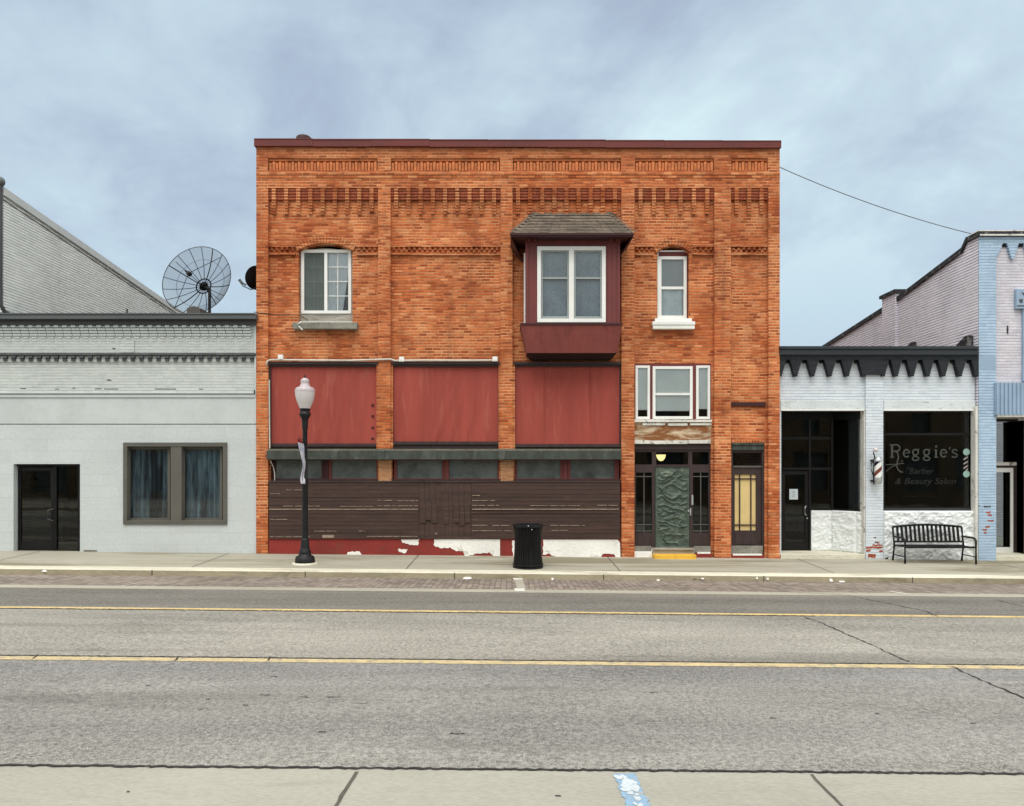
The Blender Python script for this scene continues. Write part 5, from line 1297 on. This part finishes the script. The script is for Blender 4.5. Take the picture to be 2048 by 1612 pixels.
part('foot', M['iron'], tc, lambda mb: [mb.box(TXp+.28*math.cos(a)-.04, TXp+.28*math.cos(a)+.04, TD-D0+.28*math.sin(a)-.04, TD-D0+.28*math.sin(a)+.04, tz-.01, tz+.04) for a in (.6, 2.2, 3.8, 5.3)])

# park bench
bfy, bry = -.72, -.12
bxl, bxr = fx(1810, bfy), fx(1952, bfy); bz = gz((bxl+bxr)/2, 19.5)
bn = thing('park_bench', ((bxl+bxr)/2, (bfy+bry)/2, bz), 'black metal slatted park bench below the barber shop display window', 'bench')
for x in (bxl, bxr):
    zf_ = gz(x, 19.3); s = 1 if x == bxl else -1
    def leg(mb):
        mb.tube([(x, bfy, zf_), (x, bfy, bz+.56), (x, bfy+.05, bz+.615), (x, bfy+.12, bz+.63), (x, bry+.0, bz+.63)], .026)
        mb.tube([(x, bfy, bz+.17), (x, bry-.04, bz+.17)], .014)
    part('armrest_leg', M['black'], bn, leg)
    def leg2(mb): mb.tube([(x, bry+.02, gz(x, 19.8)), (x, bry-.06, bz+.40), (x, bry+.02, bz+.86)], .027)
    part('back_leg', M['black'], bn, leg2)
def bseat(mb):
    for k in range(9):
        y = bfy+.05+k*.058; mb.box(bxl, bxr, y, y+.036, bz+.405-.012*math.sin(k/8*math.pi), bz+.417-.012*math.sin(k/8*math.pi))
    mb.box(bxl, bxr, bfy-.0, bfy+.03, bz+.385, bz+.43); mb.box(bxl, bxr, bry-.08, bry-.05, bz+.385, bz+.425)
part('seat', M['black'], bn, bseat)
def bback(mb):
    w = bxr-bxl
    def top(t): return bz+.87+.055*math.sin(math.pi*t)
    pts = [(bxl+w*t, bry+.02+.002, top(t)) for t in [i/16 for i in range(17)]]
    mb.tube(pts, .028); mb.tube([(bxl, bry-.05, bz+.50), (bxr, bry-.05, bz+.50)], .024)
    n = 16
    for k in range(1, n):
        t = k/n; x = bxl+w*t
        mb.raw([(x-.03, bry-.055, bz+.5), (x+.03, bry-.055, bz+.5), (x+.03, bry+.015, top(t)), (x-.03, bry+.015, top(t)), (x-.03, bry-.045, bz+.5), (x+.03, bry-.045, bz+.5), (x+.03, bry+.027, top(t)), (x-.03, bry+.027, top(t))],
               [(0, 1, 2, 3), (7, 6, 5, 4), (0, 4, 5, 1), (1, 5, 6, 2), (2, 6, 7, 3), (3, 7, 4, 0)])
part('backrest', M['black'], bn, bback)

# barber pole
Yz = -.12
bpx = fx(1756, Yz)
bp = thing('barber_pole', (bpx, 0, fz(970, Yz)), 'small striped barber pole with white light on the white pilaster', 'barber pole')
def bpole():
    mb = MB(); r = fx(1763, Yz)-bpx; z0, z1 = fz(955, Yz), fz(923, Yz); n, m = 40, 32
    vs = [(bpx+r*math.cos(2*math.pi*k/n), Yz+r*math.sin(2*math.pi*k/n), z0+(z1-z0)*j/m) for j in range(m+1) for k in range(n)]
    b = len(mb.v); mb.v += vs
    for j in range(m):
        for k in range(n):
            ph = (k/n*2.0-j/m*1.55) % 1.0
            mb.f.append((j*n+k, j*n+(k+1) % n, (j+1)*n+(k+1) % n, (j+1)*n+k)); mb.mi.append(0 if ph < .56 else (1 if (int(math.floor(k/n*2.0-j/m*1.55)) % 2) else 2)); mb.smooth.add(len(mb.f)-1)
    return mb.build('striped_cylinder', [M['white'], pm('navy_stripe', srgb(28, 30, 44), .3, bump=0), pm('brick_red_stripe', srgb(120, 62, 52), .3, bump=0)], bp)
bpole()
part('cap', M['alum'], bp, lambda mb: (mb.lathe([(.10, fz(923, Yz)), (.10, fz(919, Yz)), (.075, fz(917, Yz)), (.075, fz(915, Yz)), (.02, fz(914.5, Yz))], (bpx, Yz, 0), 24), mb.lathe([(.06, fz(968.5, Yz)), (.085, fz(966, Yz)), (.10, fz(958, Yz)), (.10, fz(955, Yz))], (bpx, Yz, 0), 24)))
def bbr(mb):
    x = fx(1748.5, Yz)
    mb.tube([(x, Yz+.02, fz(969, Yz)), (x-.01, Yz+.03, fz(945, Yz)), (x, Yz+.03, fz(921, Yz)), (x+.02, Yz+.02, fz(913, Yz)), (x-.01, Yz+.0, fz(908, Yz)), (x-.03, Yz-.02, fz(905, Yz))], .016)
    mb.tube([(x-.01, Yz+.03, fz(921, Yz)), (x-.06, Yz+.04, fz(928, Yz)), (x-.06, Yz+.04, fz(940, Yz)), (x-.01, Yz+.03, fz(952, Yz))], .010)
    for q in (921, 962): mb.box(x-.012, bpx, Yz+.02, Yp+.0, fz(q+2, Yz), fz(q-2, Yz))
part('bracket', M['black'], bp, bbr)
part('light_globe', M['globe'], bp, lambda mb: (mb.lathe([(.02, -.055), (.055, -.05), (.062, .0), (.055, .05), (.02, .055)], (fx(1750.5, Yz), Yz-.02, fz(900, Yz)), 18)))

# lit lamp behind the transom of the entrance
cl = thing('ceiling_lamp', (fx(1317, .5), .55, fz(905, .5)), 'lit yellow ceiling lamp glowing in the transom above the green door', 'lamp')
part('shade', emitm('lit_glass_bowl', (1, .74, .30, 1), 4.5), cl, lambda mb: mb.lathe([(.01, fz(922, .55)), (.06, fz(920.5, .55)), (.10, fz(916.5, .55)), (.122, fz(911, .55)), (.122, fz(909.5, .55))], (fx(1322, .55), .55, 0), 24))
part('mount', M['whitew'], cl, lambda mb: mb.lathe([(.122, fz(909.4, .55)), (.10, fz(907, .55)), (.03, fz(905.5, .55)), (.03, fz(886, .55))], (fx(1322, .55), .55, 0), 20))

# big mesh satellite dish on the roof of the grey building
DY = 7.0; dd = D0+DY
def dp(px, py): return Vector((fx(px, DY), DY, fz(py, DY)))
hub = dp(407, 572)
sdh = thing('satellite_dish', (hub.x, DY, 5.5), 'large see-through mesh satellite dish on the roof of the grey shop', 'satellite dish')
ax = Vector((-.71, .45, .56)).normalized(); e1 = ax.cross(Vector((0, 0, 1))).normalized(); e2 = e1.cross(ax).normalized()
DR, DF = 1.26, 1.02
def dpt(r, a, off=0.): return hub+ax*(r*r/(4*DF)+off)+e1*r*math.cos(a)+e2*r*math.sin(a)
def dmesh(mb):
    n, m = 72, 12; vs = [dpt(.12+(DR-.12)*j/m, 2*math.pi*k/n) for j in range(m+1) for k in range(n)]
    mb.raw(vs, [(j*n+k, j*n+(k+1) % n, (j+1)*n+(k+1) % n, (j+1)*n+k) for j in range(m) for k in range(n)], True)
part('reflector', M['mesh'], sdh, dmesh)
def dribs(mb):
    for k in range(18):
        a = 2*math.pi*(k+.3)/18; mb.tube([dpt(.1+(DR-.1)*j/8, a, -.012) for j in range(9)], .017 if k % 4 == 0 else .011, 6)
part('ribs', M['iron'], sdh, dribs)
part('rim', M['gmetal'], sdh, lambda mb: (mb.tube([dpt(DR, 2*math.pi*k/60) for k in range(61)], .013, 6), mb.tube([dpt(DR*.7, 2*math.pi*k/60, -.01) for k in range(61)], .006, 6)))
part('hub', M['iron'], sdh, lambda mb: (mb.tube([dpt(.27, 2*math.pi*k/36, -.03) for k in range(37)], .022, 8), mb.tube([hub-ax*.10, hub+ax*.0], .13, 16), mb.tube([dpt(.13, 2*math.pi*k/30, -.02) for k in range(31)], .03, 8)))
def dfeed(mb):
    f = hub+ax*1.0; mb.tube([f-ax*.10, f+ax*.02], .085, 14); mb.tube([f, f+ax*.22], .035, 10)
    for k in range(4): mb.tube([dpt(DR*.93, math.pi/4+k*math.pi/2+.35), f], .011, 6)
part('feed', M['iron'], sdh, dfeed)
def dmast(mb):
    b = hub-ax*.30+Vector((.05, 0, -.05)); mb.tube([(b.x, b.y, 5.4), (b.x, b.y, hub.z-.12)], .05, 12); mb.tube([(b.x, b.y, hub.z-.15), hub-ax*.05], .06, 10)
    mb.tube([(b.x+.02, b.y-.03, hub.z-.25), dpt(.7, R(-35), -.05)], .02, 8)
part('mast', M['iron'], sdh, dmast)

# small dark dish beside the brick building
wd = thing('small_satellite_dish', (fx(506, 2), 2.0, fz(600, 2)), 'small dark satellite dish half hidden behind the corner of the brick building', 'satellite dish')
def wdish(mb):
    c = Vector((fx(513, 2), 2., fz(556, 2))); a = Vector((-.55, .75, .35)).normalized(); u = a.cross(Vector((0, 0, 1))).normalized(); v = u.cross(a); vs = []; n, m = 36, 6
    for j in range(m+1):
        r = .001+.33*j/m
        for k in range(n): vs.append(c+a*(r*r*.5)+u*r*math.cos(2*math.pi*k/n)*.92+v*r*math.sin(2*math.pi*k/n)*1.02)
    mb.raw(vs, [(j*n+k, j*n+(k+1) % n, (j+1)*n+(k+1) % n, (j+1)*n+k) for j in range(m) for k in range(n)], True)
    vs = [p-a*.02 for p in vs]; mb.raw(vs, [(j*n+k, (j+1)*n+k, (j+1)*n+(k+1) % n, j*n+(k+1) % n) for j in range(m) for k in range(n)], True)
part('reflector', M['black'], wd, wdish)
part('arm', M['iron'], wd, lambda mb: (mb.tube([(fx(512, 2), 2.0, fz(576, 2)), (fx(503, 2), 1.95, fz(580, 2)), (fx(487, 2), 1.9, fz(573, 2))], .014, 8)))
part('receiver', M['gmetal'], wd, lambda mb: (mb.tube([(fx(481, 2), 1.9, fz(561, 2)), (fx(488, 2), 1.9, fz(570, 2))], .04, 10), mb.tube([(fx(487, 2), 1.9, fz(567, 2)), (fx(494, 2), 1.9, fz(572, 2))], .028, 10)))
part('mast', M['iron'], wd, lambda mb: mb.tube([(fx(514, 2), 2.05, 5.4), (fx(514, 2), 2.05, fz(560, 2))], .03, 10))

# roof vent peeping over the red coping, overhead cable, loose wire
rv = MB(); rv.lathe([(.20, fz(290, .9)), (.20, fz(276, .9)), (.17, fz(273.5, .9)), (.05, fz(272, .9))], (fx(607.5, .9), .9, 0), 20)
tag(rv.build('roof_vent', M['dkmaroon'], None, loc=(fx(607.5, .9), .9, fz(290, .9))), 'dark red round roof vent just showing above the brick parapet', 'vent')
cb = MB(); a, b = Vector((fx(1559), .1, fz(333, .1))), Vector((fx(1945, .4), .4, fz(468, .4)))
cb.tube([a+(b-a)*t-Vector((0, 0, .13*4*t*(1-t))) for t in [i/28 for i in range(29)]], .011, 6)
tag(cb.build('overhead_cable', M['greywire'], None, loc=tuple(a)), 'thin grey cable sagging from brick parapet to the lilac building roof', 'cable')
cb = MB()
def wl(px, py, Y=-.012): return (fx(px, Y), Y, fz(py, Y))
cb.tube([wl(508, 624), wl(520, 626), wl(536, 627.5), (fx(540), .08, fz(628)), (fx(575), .085, fz(629)), (fx(597), .085, fz(629)), (fx(604), .19, fz(633)), (fx(612), .19, fz(638)), (fx(610), .19, fz(642)), (fx(602), .16, fz(641))], .009, 6)
tag(cb.build('black_wire', M['wire'], None, loc=wl(508, 624)), 'thin black wire running along brick to the white sliding window', 'wire')
cb = MB(); cb.tube([wl(602, 645, -.06), wl(594, 649, -.065), wl(598, 653, -.065), wl(605, 660, -.05)], .014, 6)
tag(cb.build('white_wire', M['white'], None, loc=wl(602, 645)), 'short white wire hanging over the stone sill of the arched window', 'wire')

# litter in the gutter
def litter(px, py, w, h, label, sd_, mat='plaster'):
    rnd = random.Random(sd_); x, y = GP(px, py); mb = MB(); z = gz(x, y+D0)+.004; n = 9
    P = [(x+w*.5*math.cos(2*math.pi*k/n)*rnd.uniform(.7, 1.1), y+.07*math.sin(2*math.pi*k/n)*rnd.uniform(.7, 1.2)) for k in range(n)]
    b = [(p[0], p[1], z) for p in P]; t = [(x+(p[0]-x)*.8, y+(p[1]-y)*.7, z+h*rnd.uniform(.5, 1.2)) for p in P]
    mb.raw(b+t, [(k, (k+1) % n, (k+1) % n+n, k+n) for k in range(n)]+[tuple(range(n, 2*n))])
    o = mb.build('litter', M[mat], None, loc=(x, y, z)); tag(o, label, 'litter', 'scraps of litter in the gutter')
litter(90, 1143, .24, .05, 'flat white scrap in the gutter at the far left of the kerb', 1)
litter(934, 1157.5, .20, .04, 'crumpled white scrap in the gutter just left of the trash can', 2)
litter(1105, 1159, .06, .03, 'tiny pale scrap in the gutter just right of the trash can', 3)
litter(1316, 1161, .08, .02, 'small pale scrap on the brick lane below the yellow step', 4)
litter(1405, 1158, .10, .03, 'pale scrap in the gutter right of the green door', 5)
litter(1513, 1158, .07, .05, 'white scrap left of the kerb joint near the side door', 6)
litter(1534, 1159, .07, .06, 'bright white crumb right of the kerb joint near the side door', 7)
litter(1662, 1163, .10, .05, 'round white scrap on the brick lane below the barber pole', 8)
litter(1683, 1164, .18, .02, 'long flat white scrap on the brick lane before the barber shop', 9)
lf = MB(); rnd = random.Random(9)
for k in range(90):
    px = rnd.choice((rnd.uniform(1380, 1430), rnd.uniform(1490, 1600), rnd.uniform(1550, 1600), rnd.uniform(1730, 1800))); x, y = GP(px, 1158+(px-1400)*.006+rnd.uniform(-.5, 2)); z = gz(x, y+D0)+.006
    r = rnd.uniform(.015, .04); a = rnd.uniform(0, 6.3)
    lf.face([(x+r*math.cos(a+t), y+r*math.sin(a+t), z+rnd.uniform(0, .03)) for t in (0, 1.7, 3.1, 4.7)])
tag(lf.build('dead_leaves', M['leaf']), kind='stuff')

# every separate piece of these parts becomes a part of its own
SPLIT = {'pane', 'transom', 'sidelight', 'pier', 'base_block', 'flashing', 'plaster_patch', 'base_chip', 'blind', 'curtain', 'clip', 'foot', 'muntin', 'lintel', 'lintel_edge', 'pilaster_trim', 'recess_wall', 'door_frame', 'base_stone', 'red_base', 'exposed_brick', 'paint_chip', 'receiver', 'corner_cap', 'handle', 'frame', 'sill', 'lock', 'band', 'motif', 'barber_emblem', 'interior', 'sash', 'knee_wall', 'wall', 'coping', 'bracket', 'cap', 'panel_frame', 'notch'}
def split_pieces(o):
    me = o.data; n = len(me.vertices); par = list(range(n))
    def find(i):
        while par[i] != i: par[i] = par[par[i]]; i = par[i]
        return i
    for p in me.polygons:
        vs = list(p.vertices)
        for v in vs[1:]: par[find(v)] = find(vs[0])
    isl = {}
    for p in me.polygons: isl.setdefault(find(p.vertices[0]), []).append(p.index)
    G = []
    for k, ps in isl.items():
        co = [me.vertices[v].co for p in ps for v in me.polygons[p].vertices]
        G.append([ps, [min(c[i] for c in co)-.004 for i in range(3)], [max(c[i] for c in co)+.004 for i in range(3)]])
    if len(G) > 60: return
    ch = True
    while ch:
        ch = False
        for i in range(len(G)):
            for j in range(i+1, len(G)):
                if all(G[i][1][k] <= G[j][2][k] and G[j][1][k] <= G[i][2][k] for k in range(3)):
                    G[i][0] += G[j][0]; G[i][1] = [min(a, b) for a, b in zip(G[i][1], G[j][1])]; G[i][2] = [max(a, b) for a, b in zip(G[i][2], G[j][2])]; G.pop(j); ch = True; break
            if ch: break
    if len(G) < 2: return
    G.sort(key=lambda g: -len(g[0])); base = o.name.split('.')[0]; src = me
    for k, (ps, _, _) in enumerate(G):
        idx = {}; vs = []; fs = []
        for p in ps:
            f = []
            for v in src.polygons[p].vertices:
                if v not in idx: idx[v] = len(vs); vs.append(src.vertices[v].co.copy())
                f.append(idx[v])
            fs.append(f)
        m2 = bpy.data.meshes.new(base); m2.from_pydata(vs, [], fs)
        for mt in src.materials: m2.materials.append(mt)
        for q, p in zip(m2.polygons, ps): q.material_index = src.polygons[p].material_index; q.use_smooth = src.polygons[p].use_smooth
        if k == 0: o.data = m2; continue
        c = o.copy(); c.data = m2; COL.objects.link(c); c.parent = o.parent
for o in [o for o in sc.objects if o.type == 'MESH' and o.parent and o.name.split('.')[0] in SPLIT and not o.children]: split_pieces(o)
